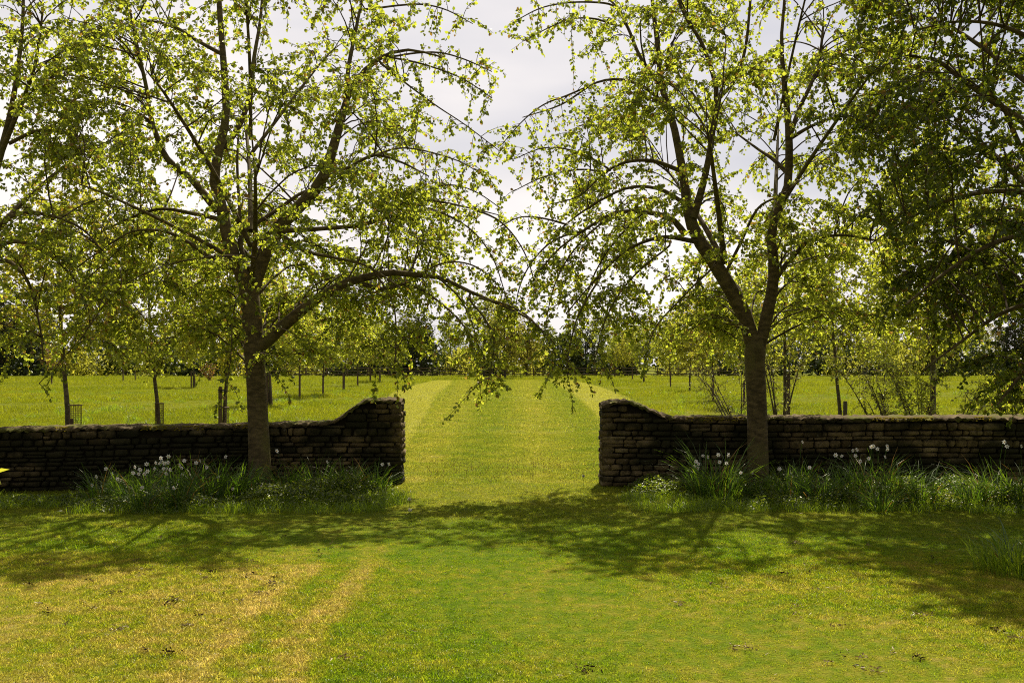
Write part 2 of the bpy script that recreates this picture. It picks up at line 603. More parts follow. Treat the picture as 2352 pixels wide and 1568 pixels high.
def scatter(name, pts, scl, clumps, kind='stuff'):
    n = len(pts)
    me = bpy.data.meshes.new(name)
    me.vertices.add(n)
    me.vertices.foreach_set('co', np.asarray(pts, dtype=np.float32).reshape(-1))
    for an, ty, val in (('spin', 'FLOAT', RNG.uniform(0, 6.283, n)), ('size', 'FLOAT', scl), ('pick', 'INT', RNG.integers(0, len(clumps), n))):
        at = me.attributes.new(an, ty, 'POINT')
        at.data.foreach_set('value', np.asarray(val, dtype=np.float32 if ty == 'FLOAT' else np.int32))
    for c in clumps[:1]:
        me.materials.append(c.data.materials[0])
    o = link(name, me)
    tag(o, kind=kind)
    ng = bpy.data.node_groups.new(name + '_scatter', 'GeometryNodeTree')
    ng.interface.new_socket('Geometry', in_out='INPUT', socket_type='NodeSocketGeometry')
    ng.interface.new_socket('Geometry', in_out='OUTPUT', socket_type='NodeSocketGeometry')
    gi, go = ng.nodes.new('NodeGroupInput'), ng.nodes.new('NodeGroupOutput')
    iop = ng.nodes.new('GeometryNodeInstanceOnPoints')
    jn = ng.nodes.new('GeometryNodeJoinGeometry')
    for c in clumps[::-1]:
        oi = ng.nodes.new('GeometryNodeObjectInfo')
        oi.inputs['Object'].default_value = c
        oi.inputs['As Instance'].default_value = True
        ng.links.new(oi.outputs['Geometry'], jn.inputs[0])

    def attr(nm, ty):
        a = ng.nodes.new('GeometryNodeInputNamedAttribute')
        a.data_type = ty
        a.inputs['Name'].default_value = nm
        return a.outputs['Attribute']
    cx = ng.nodes.new('ShaderNodeCombineXYZ')
    ng.links.new(attr('spin', 'FLOAT'), cx.inputs['Z'])
    ng.links.new(gi.outputs[0], iop.inputs['Points'])
    ng.links.new(jn.outputs[0], iop.inputs['Instance'])
    iop.inputs['Pick Instance'].default_value = True
    ng.links.new(attr('pick', 'INT'), iop.inputs['Instance Index'])
    ng.links.new(cx.outputs[0], iop.inputs['Rotation'])
    ng.links.new(attr('size', 'FLOAT'), iop.inputs['Scale'])
    ng.links.new(iop.outputs[0], go.inputs[0])
    md = o.modifiers.new('scatter', 'NODES')
    md.node_group = ng
    return o


def frustum_points(y0, y1, dens, margin=.6, k=.53):
    """random ground points in the wedge that the photograph sees, even per square metre"""
    area_n = int(dens * (k * (y1 * y1 - y0 * y0) + 2 * margin * (y1 - y0)))
    y = np.sqrt(RNG.uniform(y0 * y0, y1 * y1, area_n))
    x = RNG.uniform(-1, 1, area_n) * (k * y + margin)
    return np.stack([x, y, np.zeros(area_n)], axis=1)


def snoise(p, s, seed):
    r = np.random.default_rng(seed)
    out = 0
    for i in range(6):
        a = r.uniform(0, 6.28)
        f = s * r.uniform(.6, 1.8)
        out = out + np.sin(p[:, 0] * f * np.cos(a) + p[:, 1] * f * np.sin(a) + r.uniform(0, 6.28))
    return out / 3.0


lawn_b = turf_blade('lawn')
lawn_clumps = [clump_object('lawn_clump', lawn_b, 16, .055, .016, .036, .0022, .0045, .2, 1.1) for _ in range(5)]
q = np.concatenate([frustum_points(4.2, 8.5, 900), frustum_points(8.5, YW, 520)])
scatter('lawn_grass', q, .8 + .35 * snoise(q, 1.6, 3).clip(-1, 1) + RNG.uniform(-.15, .25, len(q)), lawn_clumps)

av_b = turf_blade('avenue', 2.1, .015)
av_clumps = [clump_object('avenue_clump', av_b, 18, .10, .02, .045, .003, .006, .2, 1.0) for _ in range(4)]
q = np.concatenate([frustum_points(YW, 24, 230), frustum_points(24, 45, 60), frustum_points(45, 108, 11, 0, .16)])
inside = (q[:, 0] > ipl(AV_L, q[:, 1])) & (q[:, 0] < ipl(AV_R, q[:, 1]))
instrip = ((q[:, 0] < ipl(SL, q[:, 1])) & (q[:, 1] > 20)) | ((q[:, 0] > ipl(SR, q[:, 1])) & (q[:, 1] > 24))
qa = q[inside & ~instrip]
scatter('avenue_grass', qa, np.where(qa[:, 1] > 45, 2.6, np.where(qa[:, 1] > 24, 1.5, 1.0)) * RNG.uniform(.7, 1.2, len(qa)), av_clumps)

st_b = turf_blade('strip')
st_clumps = [clump_object('strip_clump', st_b, 18, .10, .02, .04, .003, .006, .2, 1.0) for _ in range(3)]
qs_ = q[inside & instrip]
scatter('strip_grass', qs_, np.where(qs_[:, 1] > 45, 2.2, 1.3) * RNG.uniform(.7, 1.2, len(qs_)), st_clumps)

md_b = turf_blade('meadow', 2.1, .012)
md_clumps = [clump_object('meadow_clump', md_b, 34, .20, .07, .20, .004, .009, .3, 1.1) for _ in range(5)]
q = np.concatenate([frustum_points(14.4, 32, 46), frustum_points(32, 70, 9), frustum_points(70, 138, 2.2)])
outside = ((q[:, 0] < ipl(AV_L, q[:, 1]) - .15) | (q[:, 0] > ipl(AV_R, q[:, 1]) + .15) | (q[:, 1] > 108))
q = q[outside]
sz = (.75 + .45 * snoise(q, .5, 5).clip(-.8, 1)) * RNG.uniform(.7, 1.25, len(q)) * np.where(q[:, 1] > 70, 2.0, np.where(q[:, 1] > 32, 1.35, 1.0))
scatter('meadow_grass', q, sz, md_clumps)
# rank tufts
tf_b = STRAP_BRIGHT
tf_clumps = [clump_object('tussock', tf_b, 60, .22, .14, .32, .006, .012, .3, 1.2) for _ in range(3)]
q = frustum_points(15, 60, .30)
q = q[(q[:, 0] < ipl(AV_L, q[:, 1]) - .3) | (q[:, 0] > ipl(AV_R, q[:, 1]) + .3)]
scatter('tussock_grass', q, .45 + .9 * RNG.uniform(0, 1, len(q)) ** 2, tf_clumps)

# clippings, worm casts and scraps on the lawn
mb = MB()
spots = [G(*s) for s in ((490, 1315), (470, 1330), (385, 1382), (395, 1390), (270, 1450), (625, 1345), (390, 1505), (600, 1365), (800, 1515), (260, 1365), (430, 1440), (100, 1300),
                         (1800, 1320), (1830, 1250), (2115, 1418), (2105, 1515), (2010, 1545), (1700, 1490), (1345, 1540), (2330, 1470), (1560, 1390), (2290, 1450))]
rs = np.random.default_rng(404)
for _ in range(70):
    xx = rs.choice([rs.uniform(-3.6, -1.6), rs.uniform(-3.6, -1.6), rs.uniform(1.2, 3.6)])
    spots.append(np.array((xx, rs.uniform(4.8, 9.6), 0)))
for i, s in enumerate(spots):
    nb = 26 if i < 22 else 9
    rr = random.uniform(.018, .045) * (1 if i < 22 else .6)
    c = s + np.stack([RNG.normal(0, rr, nb), RNG.normal(0, rr * .8, nb), RNG.uniform(.008, .03, nb)], axis=1)
    mb.leaves(c, RNG.normal(0, 1, (nb, 3)) * np.array([1, 1, .35]), RNG.normal(0, 1, (nb, 3)) + np.array([0, 0, .6]), RNG.uniform(.012, .035, nb), RNG.uniform(.005, .014, nb), m=1 if i % 3 else 0)
n2 = 2600
c = frustum_points(4.4, 12.5, 14)
keep = RNG.uniform(0, 1, len(c)) < np.where(c[:, 0] < -1.5, 1.0, np.where(c[:, 0] > 1.6, .7, .25))
c = c[keep]
c[:, 2] = RNG.uniform(.006, .025, len(c))
mb.leaves(c, RNG.normal(0, 1, (len(c), 3)) * np.array([1, 1, .3]), RNG.normal(0, 1, (len(c), 3)) + np.array([0, 0, 1.]), RNG.uniform(.015, .045, len(c)), RNG.uniform(.003, .008, len(c)), m=1)
tag(link('grass_clippings', mb.mesh('grass_clippings', [EARTH, CLIP])), kind='stuff')


# ------------------------------------------------------------------ dry stone walls
def stone_mesh(x0, x1, z0, z1, y, depth, rng, axis=0):
    """one rough stone: outward face towards -Y (axis 0) or along +-X (axis 1/-1); returns verts, faces"""
    w, h = x1 - x0, z1 - z0
    j = min(w, h) * .24
    def ring(inset, dy, jit):
        a, b, c, d = x0 + inset, x1 - inset, z0 + inset * .7, z1 - inset * .7
        m1, m2 = .30 + rng.uniform(-.1, .1), .70 + rng.uniform(-.1, .1)
        pts = [(a + h * .10, c), (a + (b - a) * m2, c), (b - h * .05, c + (d - c) * .12), (b, d - (d - c) * .25), (b - h * .12, d), (a + (b - a) * m1, d), (a + h * .05, d - (d - c) * .12), (a, c + (d - c) * .3)]
        return [(px + rng.uniform(-jit, jit), y + dy + rng.uniform(-jit, jit) * .5, pz + rng.uniform(-jit, jit) * .6) for px, pz in pts]
    V = ring(.004, depth, .001) + ring(.0, .016 + rng.uniform(0, .008), j * .55) + ring(min(w, h) * .15, rng.uniform(-.012, .010), j * .7)
    V = np.array(V)
    Fc4 = []
    for r in range(2):
        for i in range(8):
            k = (i + 1) % 8
            Fc4.append((r * 8 + i, r * 8 + k, (r + 1) * 8 + k, (r + 1) * 8 + i))
    return V, np.array(Fc4), np.array([[16, 17, 18, 19, 20, 21, 22, 23]])


def lay_courses(x0, x1, topf, rng):
    out = []
    z = .0
    while z < 1.25:
        ch = rng.choice([.040, .047, .054, .060, .068, .080, .098])
        x = x0 - rng.uniform(0, .0)
        off = rng.uniform(0, 6.28)
        while x < x1 - .03:
            ln = rng.uniform(.11, .34) if rng.random() < .8 else rng.uniform(.06, .12)
            if x + ln > x1 - .07:
                ln = x1 - x
            xm = x + ln / 2
            zs = .012 * math.sin(xm * 1.3 + off * .15)
            lim = min(topf(x + .02), topf(xm), topf(x + ln - .02)) - .026
            za, zb = z + zs, z + ch + zs
            if rng.random() < .12 and ch > .075:                  # two thin stones in one course
                zc = za + ch * rng.uniform(.42, .58)
                if zb <= lim:
                    out.append((x, x + ln, za, zc - .004))
                    out.append((x, x + ln, zc, zb))
            elif zb <= lim:
                out.append((x, x + ln, za, zb))
            elif lim - za > .028:
                out.append((x, x + ln, za, lim))
            x += ln + rng.uniform(.006, .016)
        z += ch + rng.uniform(.006, .014)
    return out


def build_wall(label, inner_x, outer_x, yf, topf, seed, slope):
    """wall along X; inner_x is the pier end at the gap; front face at y = yf + slope*(x-inner_x)"""
    rng = random.Random(seed)
    th = .46
    lo, hi = min(inner_x, outer_x), max(inner_x, outer_x)
    sgn = 1 if inner_x > outer_x else -1
    yat = lambda x: yf + slope * (x - inner_x)
    root = empty('dry_stone_wall', (inner_x, yf + .23, 0), label, 'stone wall')
    org = np.array((inner_x, yf + .23, 0))
    stones = lay_courses(lo, hi, topf, rng)
    meshes = []
    for (a, b, c, d) in stones:
        V, F4, F8 = stone_mesh(a, b, c, d, 0, .16, rng)
        V[:, 1] += yat((a + b) / 2) + rng.uniform(-.016, .012)
        ta = rng.gauss(0, .018)
        V[:, 2] += (V[:, 0] - (a + b) / 2) * ta
        vis = abs((a + b) / 2 / yat(a)) < .53
        meshes.append((V, F4, F8, vis, (b - a) * (d - c)))
    order = sorted(range(len(meshes)), key=lambda i: (not meshes[i][3], -meshes[i][4]))
    rest = MB()
    for k, i in enumerate(order):
        V, F4, F8, vis, _ = meshes[i]
        if k < 299 and vis:
            ctr = V.mean(axis=0)
            m = MB().add(V - ctr, F4).add(np.zeros((0, 3)), F8 - len(V))
            link('stone', m.mesh('stone', STONE), root, ctr - org)
        else:
            n0 = rest.n
            rest.add(V - org, F4).add(np.zeros((0, 3)), F8 - len(V))
    # back face, and the end face that looks into the gap
    for (a, b, c, d) in lay_courses(lo, hi, topf, rng):
        V, F4, F8 = stone_mesh(a, b, c, d, 0, .16, rng)
        V[:, 1] = yat((a + b) / 2) + th - V[:, 1]
        rest.add(V - org, F4).add(np.zeros((0, 3)), F8 - len(V))
    ends = MB()
    zt = topf(inner_x)
    z = 0
    while z < zt - .06:
        ch = rng.uniform(.05, .10)
        y = .012
        while y < th - .03:
            ln = min(rng.uniform(.12, .28), th - .012 - y)
            if th - y - ln < .08:
                ln = th - .012 - y
            V, F4, F8 = stone_mesh(y, y + ln, z, min(z + ch, zt - .05), 0, .15, rng)
            U = V.copy()
            U[:, 0] = inner_x + sgn * (.002 - V[:, 1] + rng.uniform(-.004, .022))
            U[:, 1] = yf + V[:, 0]
            ends.add(U - org, F4).add(np.zeros((0, 3)), F8 - len(V))
            y += ln + .006
        z += ch + .007
    o = link('end_stones', ends.mesh('end_stones', STONE), root)
    tag(o, kind='stuff')
    o = link('wall_stones', rest.mesh('wall_stones', STONE), root)
    tag(o, kind='stuff')
    # dark hearting inside
    xs = np.linspace(lo + .05, hi - .05, 60)
    core = MB()
    V = []
    for x in xs:
        t = topf(x) - .012
        y0, y1 = yat(x) + .05, yat(x) + th - .05
        V += [(x, y0, 0), (x, y0, t), (x, y1, t), (x, y1, 0)]
    V = np.array(V) - org
    k = np.arange(len(xs) - 1)[:, None] * 4
    fc = np.concatenate([k + np.array([[i, (i + 1) % 4, 4 + (i + 1) % 4, 4 + i]]) for i in range(3)])
    core.add(V, fc).add(np.zeros((0, 3)), np.array([[0, 1, 2, 3], [(len(xs) - 1) * 4 + i for i in (3, 2, 1, 0)]]) - len(V))
    link('hearting', core.mesh('hearting', CORE), root)
    # mortar coping that follows the top
    nx = 420
    xs = np.linspace(lo - .012, hi + .012, nx)
    prof = [(.004, -.030), (-.014, -.020), (-.010, -.002), (.05, .016), (.23, .034), (.37, .026), (.464, .006), (.474, -.020), (.46, -.04)]
    V = np.zeros((nx, len(prof), 3))
    for i, (py, pz) in enumerate(prof):
        yb = np.array([yat(x) for x in xs])
        tz = np.array([topf(x) for x in xs])
        w1 = np.array([math.sin(x * 9 + i * 2.1) + math.sin(x * 23 + i) * .7 + math.sin(x * 61 + i * 5) * .6 for x in xs])
        V[:, i, 0] = xs
        V[:, i, 1] = yb + py + w1 * .006 + np.convolve(RNG.normal(0, .012, nx), np.ones(3) / 3, 'same')
        V[:, i, 2] = tz + pz + w1 * .0065 + np.convolve(RNG.normal(0, .014, nx), np.ones(3) / 3, 'same') * (.4 if 2 < i < 6 else 1.0)
    m = MB()
    npf = len(prof)
    k = (np.arange(nx - 1)[:, None, None] * npf + np.arange(npf - 1)[None, :, None])
    fc = np.concatenate([k, k + 1, k + npf + 1, k + npf], axis=2).reshape(-1, 4)
    m.add(V.reshape(-1, 3) - org, fc)
    m.add(np.zeros((0, 3)), np.array([list(range(npf)), [(nx - 1) * npf + i for i in range(npf)][::-1]]) - nx * npf)
    link('coping', m.mesh('coping', COPING, True), root)
    # moss cushions on the front lip
    m = MB()
    x = lo
    while x < hi:
        x += rng.uniform(.01, .045)
        pz = math.sin(x * 2.3 + seed) + math.sin(x * 5.1)
        if pz < .15 or abs(x - inner_x) < .9:
            continue
        nb = rng.randint(4, 9)
        for _ in range(nb):
            r = rng.uniform(.007, .019)
            cx_, cy_, cz_ = x + rng.uniform(-.03, .03), yat(x) + rng.uniform(-.022, .10), 0
            cz_ = topf(min(max(cx_, lo), hi)) + (.008 if cy_ - yat(x) > 0 else -.03 * rng.random() - .01)
            ph = np.linspace(0, 2 * np.pi, 6)[:-1]
            ring1 = np.stack([cx_ + r * np.cos(ph), cy_ + r * np.sin(ph), np.full(5, cz_)], axis=1)
            ring2 = np.stack([cx_ + .65 * r * np.cos(ph + .4), cy_ + .65 * r * np.sin(ph + .4), np.full(5, cz_ + r * .7)], axis=1)
            vv = np.concatenate([ring1, ring2]) - org
            m.add(vv, np.array([[i, (i + 1) % 5, 5 + (i + 1) % 5, 5 + i] for i in range(5)]))
            m.add(np.zeros((0, 3)), np.array([[5, 6, 7, 8, 9]]) - 10)
    o = link('moss', m.mesh('moss', MOSS, True), root)
    tag(o, kind='stuff')
    return root


def smooth(t):
    t = min(max(t, 0), 1)
    return t * t * (3 - 2 * t)


XL = P(920, 0, 13.72)[0]
XR = P(1384, 0, 13.5)[0]


def top_left(x):
    low = .80 + .010 * (x - XL + 5.4) + .008 * math.sin(x * 1.9)
    t = smooth((x - (XL - 1.02)) / .62)
    return low + (1.165 - low) * t - .02 * max(0, (x - (XL - .1)) / .1)


def top_right(x):
    low = .925 + .004 * math.sin(x * 2.1)
    t = smooth(((XR + 1.02) - x) / .72)
    return low + (1.145 - low) * t - .045 * max(0, ((XR + .14) - x) / .14)


build_wall('low dry stone wall with mossy coping rising to a pier left of the gap', XL, XL - 6.6, 13.72, top_left, 5, .16)
build_wall('low dry stone wall sweeping up to a rounded pier right of the gap', XR, XR + 7.2, 13.50, top_right, 8, 0.0)


# ------------------------------------------------------------------ trees
def grow(limbs, envpts, twigpts, rng, K1=14, K2=7, tw_leaf_gap=.0165, leaf=(.049, .042), droop=.24, leaf_mat=LEAF, bark=BARK, r1=1.0, maxtw=1.0, org=None, lim_sides=14, limb_leaf=True, tw_r=.0040, sprays=0, slen=(.25, .70)):
    """limbs: list of (K,4) arrays x,y,z,r.  envpts: ends of the boughs, twigpts: ends of the twigs. Returns trunk mesh, bough mesh, crown mesh"""
    trunk = MB()
    KL = limbs[0].shape[0]
    arr = np.stack(limbs)
    trunk.tubes(arr[:, :, :3] - org, arr[:, :, 3], lim_sides)
    allp = arr[:, 1:, :].reshape(-1, 4)
    # boughs
    A, T, Rr = [], [], []
    cand = allp[allp[:, 3] > .006]
    for t in envpts:
        dv = t - cand[:, :3]
        dist = np.linalg.norm(dv, axis=1)
        cost = dist + np.maximum(0, cand[:, 2] - t[2] + .15 * dist) * .9 + rng.uniform(0, .25, len(cand)) - np.minimum(cand[:, 3], .03) * 4
        i = int(np.argmin(cost))
        A.append(cand[i, :3])
        Rr.append(cand[i, 3])
        T.append(t)
    A, T, Rr = np.array(A), np.array(T), np.array(Rr)
    L = np.linalg.norm(T - A, axis=1, keepdims=True)
    out = unit(T - A)
    flat = out.copy()
    flat[:, 2] = 0
    side = rng.normal(0, .10, A.shape) * L
    up = np.array([0, 0, 1.0])
    B = A + out * L * .33 + up * L * (.16 + rng.uniform(0, .14, (len(A), 1))) + side
    C = T - flat * L * .30 + up * L * (.10 + droop * .55) + side * .6
    boughs = bezier(A, B, C, T, K1)
    r0 = np.minimum(Rr * .62, .0045 + .0062 * L[:, 0]) * r1
    rad = r0[:, None] * np.linspace(1, .22, K1)[None, :] + .0012
    wig = rng.normal(0, 1, boughs.shape) * np.linspace(0, 1, K1)[None, :, None] * .012
    boughs = boughs + wig
    bm = MB()
    bm.tubes(boughs - org, rad, 5)
    # twigs
    src = np.concatenate([boughs[:, 3:, :].reshape(-1, 3), allp[(allp[:, 3] < .03) & (allp[:, 3] > 0)][:, :3]])
    kd = KDTree(len(src))
    for i, s in enumerate(src):
        kd.insert(s, i)
    kd.balance()
    A, T = [], []
    for t in twigpts:
        probe = Vector((t[0], t[1], t[2] + .07))
        hits = kd.find_n(probe, 4)
        c, i, dd = hits[int(rng.integers(0, len(hits)))]
        if dd > maxtw:
            k = maxtw / dd * rng.uniform(.6, 1)
            t = np.array(c) + (t - np.array(c)) * k
        A.append(np.array(c))
        T.append(t)
    A, T = np.array(A), np.array(T)
    if sprays:                                               # side shoots that fan forward from the boughs
        bl = np.linalg.norm(np.diff(boughs, axis=1), axis=2).sum(axis=1)
        bi = rng.choice(len(boughs), sprays, p=bl / bl.sum())
        f = (K1 - 1.001) * rng.uniform(.40, 1, sprays)
        i0 = f.astype(int)
        fr = (f - i0)[:, None]
        a0 = boughs[bi, i0] * (1 - fr) + boughs[bi, i0 + 1] * fr
        tn = unit(boughs[bi, i0 + 1] - boughs[bi, i0])
        lat = unit(np.cross(tn, up + np.zeros_like(tn)))
        dd = unit(tn * .8 + lat * rng.uniform(-.95, .95, (sprays, 1)) + up * rng.normal(-.02, .22, (sprays, 1)))
        ln = rng.uniform(slen[0], slen[1], (sprays, 1))
        A = np.concatenate([A, a0])
        T = np.concatenate([T, a0 + dd * ln - up * ln * .10])
    L = np.linalg.norm(T - A, axis=1, keepdims=True)
    T = T - up * L * droop * .5
    out = unit(T - A)
    B = A + out * L * .33 + up * L * .15 + rng.normal(0, .07, A.shape) * L
    C = T - out * L * .28 + up * L * droop * .55 + rng.normal(0, .05, A.shape) * L
    tw = bezier(A, B, C, T, K2)
    rad = np.linspace(1.35, .5, K2)[None, :] * tw_r * np.ones((len(A), 1))
    bm.tubes(tw - org, rad, 3)
    # leaves along twigs and along the outer half of boughs
    def along(curves, t0, gap, spread):
        M, K, _ = curves.shape
        seg = np.linalg.norm(np.diff(curves, axis=1), axis=2).sum(axis=1)
        cnt = np.maximum(2, (seg * (1 - t0) / gap)).astype(int)
        idx = np.repeat(np.arange(M), cnt)
        t = t0 + (1 - t0) * rng.uniform(0, 1, len(idx)) ** .85
        f = t * (K - 1)
        i0 = np.minimum(f.astype(int), K - 2)
        fr = (f - i0)[:, None]
        p = curves[idx, i0] * (1 - fr) + curves[idx, i0 + 1] * fr
        tan = unit(curves[idx, i0 + 1] - curves[idx, i0])
        return p, tan
    ps, ts = along(tw, .12, tw_leaf_gap, 0)
    pb, tb = along(boughs[:, K1 // 2:, :], 0, tw_leaf_gap * 1.5, 0)
    p, tan = np.concatenate([ps, pb]), np.concatenate([ts, tb])
    N = len(p)
    rv = unit(rng.normal(0, 1, (N, 3)))
    d = unit(tan * .55 + rv * .9 - up * .40)
    nrm = unit(rng.normal(0, 1, (N, 3)) + up * .55)
    p = p + d * rng.uniform(.004, .028, (N, 1)) * (leaf[0] / .055)
    s = rng.uniform(.55, 1.25, N)
    cm = MB()
    cm.leaves(p - org, d, nrm, leaf[0] * s, leaf[1] * s)
    return (trunk.mesh('trunk', bark, True), bm.mesh('boughs', TWIG, True), cm.mesh('crown', leaf_mat), N)


class Env:
    """crown outline: rows of (z, left, right, front, back) radii round an axis"""
    def __init__(self, cx, cy, rows, seed, lump=.16):
        self.c = (cx, cy)
        self.r = np.array(rows, dtype=float)
        self.rng = np.random.default_rng(seed)
        self.ph = self.rng.uniform(0, 6.28, 8)
        self.lump = lump

    def radius(self, z, th):
        rl, rr, rf, rb = (np.interp(z, self.r[:, 0], self.r[:, i]) for i in (1, 2, 3, 4))
        c, s = np.cos(th), np.sin(th)
        rx = np.where(c > 0, rr, rl)
        ry = np.where(s < 0, rf, rb)
        R = 1 / np.sqrt((c / rx) ** 2 + (s / ry) ** 2)
        k = np.sin(3 * th + 2.1 * z + self.ph[0]) + np.sin(5 * th - 3.3 * z + self.ph[1]) + np.sin(2 * th + 5.2 * z + self.ph[2])
        return R * (1 + self.lump * k / 2.2 - self.lump * .5)

    def sample(self, n, lo, hi, zmin=None, zmax=None):
        out = []
        rng = self.rng
        z0, z1 = self.r[0, 0] if zmin is None else zmin, self.r[-1, 0] if zmax is None else zmax
        while len(out) < n:
            z = rng.uniform(z0, z1, n * 2)
            th = rng.uniform(0, 2 * np.pi, n * 2)
            R = self.radius(z, th)
            keep = rng.uniform(0, 1, n * 2) < (R / self.r[:, 1:].max()) ** 2
            f = np.sqrt(rng.uniform(lo * lo, hi * hi, n * 2))
            pts = np.stack([self.c[0] + f * R * np.cos(th), self.c[1] + f * R * np.sin(th), z], axis=1)
            out += list(pts[keep])
        return np.array(out[:n])


def limb(pts, Y0, dY=0.0, K=22, y_start=None):
    """pts of (px, py, width px) traced on the plane of the tree; dY is how far it drifts in depth"""
    n = len(pts)
    a = []
    L = np.cumsum([0] + [math.hypot(pts[i + 1][0] - pts[i][0], pts[i + 1][1] - pts[i][1]) for i in range(n - 1)])
    for i, (x, y, w) in enumerate(pts):
        Y = Y0 + dY * (L[i] / L[-1]) ** 1.2
        q = P(x, y, Y)
        a.append((q[0], q[1], q[2], w * .5 * Y / F))
    return catmull(np.array(a), K)


def wlimb(pts, K=22):
    return catmull(np.array(pts, dtype=float), K)


def around(lines, n, sig, down, rng):
    """twig ends hanging about given limbs"""
    out = []
    for ln in lines:
        k = rng.integers(int(len(ln) * .35), len(ln), n)
        p = ln[k, :3] + rng.normal(0, sig, (n, 3))
        p[:, 2] -= np.abs(rng.normal(0, down, n))
        out.append(p)
    return np.concatenate(out)


def big_tree(label, limbs, env, n1, n2, base, seed, strands=(), nstr=26, sig=.14, down=.14, lo1=.55, leafy_limbs=(), **kw):
    rng = np.random.default_rng(seed)
    org = np.array(base, dtype=float)
    allp = np.concatenate([l for l in limbs])
    allp = allp[allp[:, 3] > .004]
    fixed = []
    for st in strands:                                        # every spray springs from the nearest limb
        dd = np.linalg.norm(allp[:, :3] - st[0, :3], axis=1) + np.maximum(0, allp[:, 2] - st[0, 2]) * .3
        a = allp[int(np.argmin(dd))].copy()
        a[3] = min(a[3], .016)
        if np.linalg.norm(a[:3] - st[0, :3]) > .05:
            st = catmull(np.concatenate([a[None], st[[0, 5, 10, 15, 21]]]), 22)
        fixed.append(st)
    strands = fixed
    e1 = env.sample(n1, lo1, .97)
    e2 = env.sample(n2, .45, 1.03)
    if len(strands):
        e2 = np.concatenate([e2, around(strands, nstr, sig, down, rng)])
    if leafy_limbs:
        e2 = np.concatenate([e2, around([limbs[i] for i in leafy_limbs], 40, .22, .22, rng)])
    t, b, c, N = grow(list(limbs) + list(strands), e1, e2, rng, org=org, **kw)
    root = empty('broadleaf_tree', base, label, 'tree')
    link('trunk', t, root)
    tag(link('boughs', b, root), kind='stuff')
    link('crown', c, root)
    print('LEAVES', label[:30], N)
    return root


# --- the tree left of the gap
D1 = 13.0
L_trunk = limb([(600, 1140, 66), (598, 1105, 55), (596, 1050, 50), (592, 950, 46), (588, 870, 44), (584, 800, 47), (578, 730, 45), (572, 670, 43), (560, 635, 36), (548, 605, 32)], D1)
L_left = limb([(570, 665, 36), (556, 630, 34), (535, 585, 30), (520, 530, 28), (505, 460, 25), (492, 412, 23), (503, 345, 21), (519, 270, 18), (516, 180, 16), (510, 100, 14), (503, 0, 12), (498, -110, 8), (500, -210, 4)], D1, .25)
L_right = limb([(576, 680, 34), (592, 625, 34), (618, 560, 32), (650, 512, 30), (700, 462, 28), (740, 412, 26), (765, 340, 22), (785, 270, 18), (802, 215, 14), (840, 160, 12), (890, 125, 9), (945, 115, 6), (1010, 130, 4)], D1, -.35)
l1 = [L_trunk, L_left, L_right,
      limb([(585, 800, 40), (612, 782, 33), (660, 740, 27), (730, 685, 23), (800, 648, 20), (900, 626, 15), (960, 633, 12), (1010, 637, 10), (1080, 670, 8), (1150, 700, 6), (1220, 735, 4), (1275, 790, 3)], D1, -.7),
      limb([(515, 340, 14), (548, 292, 13), (572, 225, 11), (584, 130, 9), (598, 45, 7), (606, -60, 5)], D1 + .15, .6),
      limb([(500, 485, 19), (440, 412, 16), (382, 362, 14), (348, 275, 10), (336, 200, 9), (316, 112, 8), (300, 30, 5)], D1 + .1, -.8),
      limb([(530, 622, 13), (470, 582, 11), (430, 555, 9), (380, 532, 7), (310, 530, 5), (250, 560, 3)], D1, -.6),
      limb([(512, 505, 11), (440, 490, 9), (370, 480, 7), (300, 500, 5), (220, 540, 3)], D1, .8),
      limb([(516, 128, 10), (450, 92, 8), (400, 62, 7), (330, 50, 5), (250, 80, 3)], D1 + .2, .4),
      limb([(796, 225, 10), (800, 160, 10), (815, 80, 8), (832, 0, 6), (850, -70, 4)], D1 - .25, .5),
      limb([(742, 410, 10), (800, 385, 8), (860, 357, 7), (920, 372, 5), (985, 405, 3)], D1 - .2, -.5),
      limb([(648, 530, 13), (740, 525, 10), (850, 512, 9), (940, 465, 7), (1000, 462, 5), (1080, 478, 4), (1150, 495, 2)], D1 - .1, .3),
      limb([(652, 545, 12), (705, 578, 9), (760, 590, 7), (840, 610, 5), (920, 660, 3)], D1 - .1, -.9),
      limb([(573, 650, 12), (560, 590, 11), (556, 540, 10), (640, 480, 9), (700, 440, 7), (760, 430, 4)], D1, .7),
      limb([(556, 600, 8), (550, 480, 7), (545, 380, 6), (548, 300, 4)], D1, .5),
      limb([(835, 652, 11), (880, 664, 9), (925, 652, 8), (975, 670, 6), (1040, 720, 4), (1090, 780, 3)], D1 - .2, -.5),
      ]
cx1 = P(585, 0, D1)[0]
for (dx, dy, z0, z1, r) in ((.5, -1.9, 2.6, 3.9, .04), (-.8, -1.7, 3.2, 5.0, .035), (.3, 1.9, 2.7, 4.2, .045), (-.7, 2.0, 3.4, 5.6, .035), (.9, 1.4, 4.4, 6.3, .025), (.2, -1.4, 4.6, 6.6, .025), (-1.8, -1.3, 2.9, 3.8, .03)):
    l1.append(wlimb([(cx1 - .05, D1, z0, r), (cx1 + dx * .4, D1 + dy * .4, z0 + (z1 - z0) * .45, r * .8), (cx1 + dx * .8, D1 + dy * .8, z0 + (z1 - z0) * .85, r * .5), (cx1 + dx, D1 + dy, z1, r * .2)]))
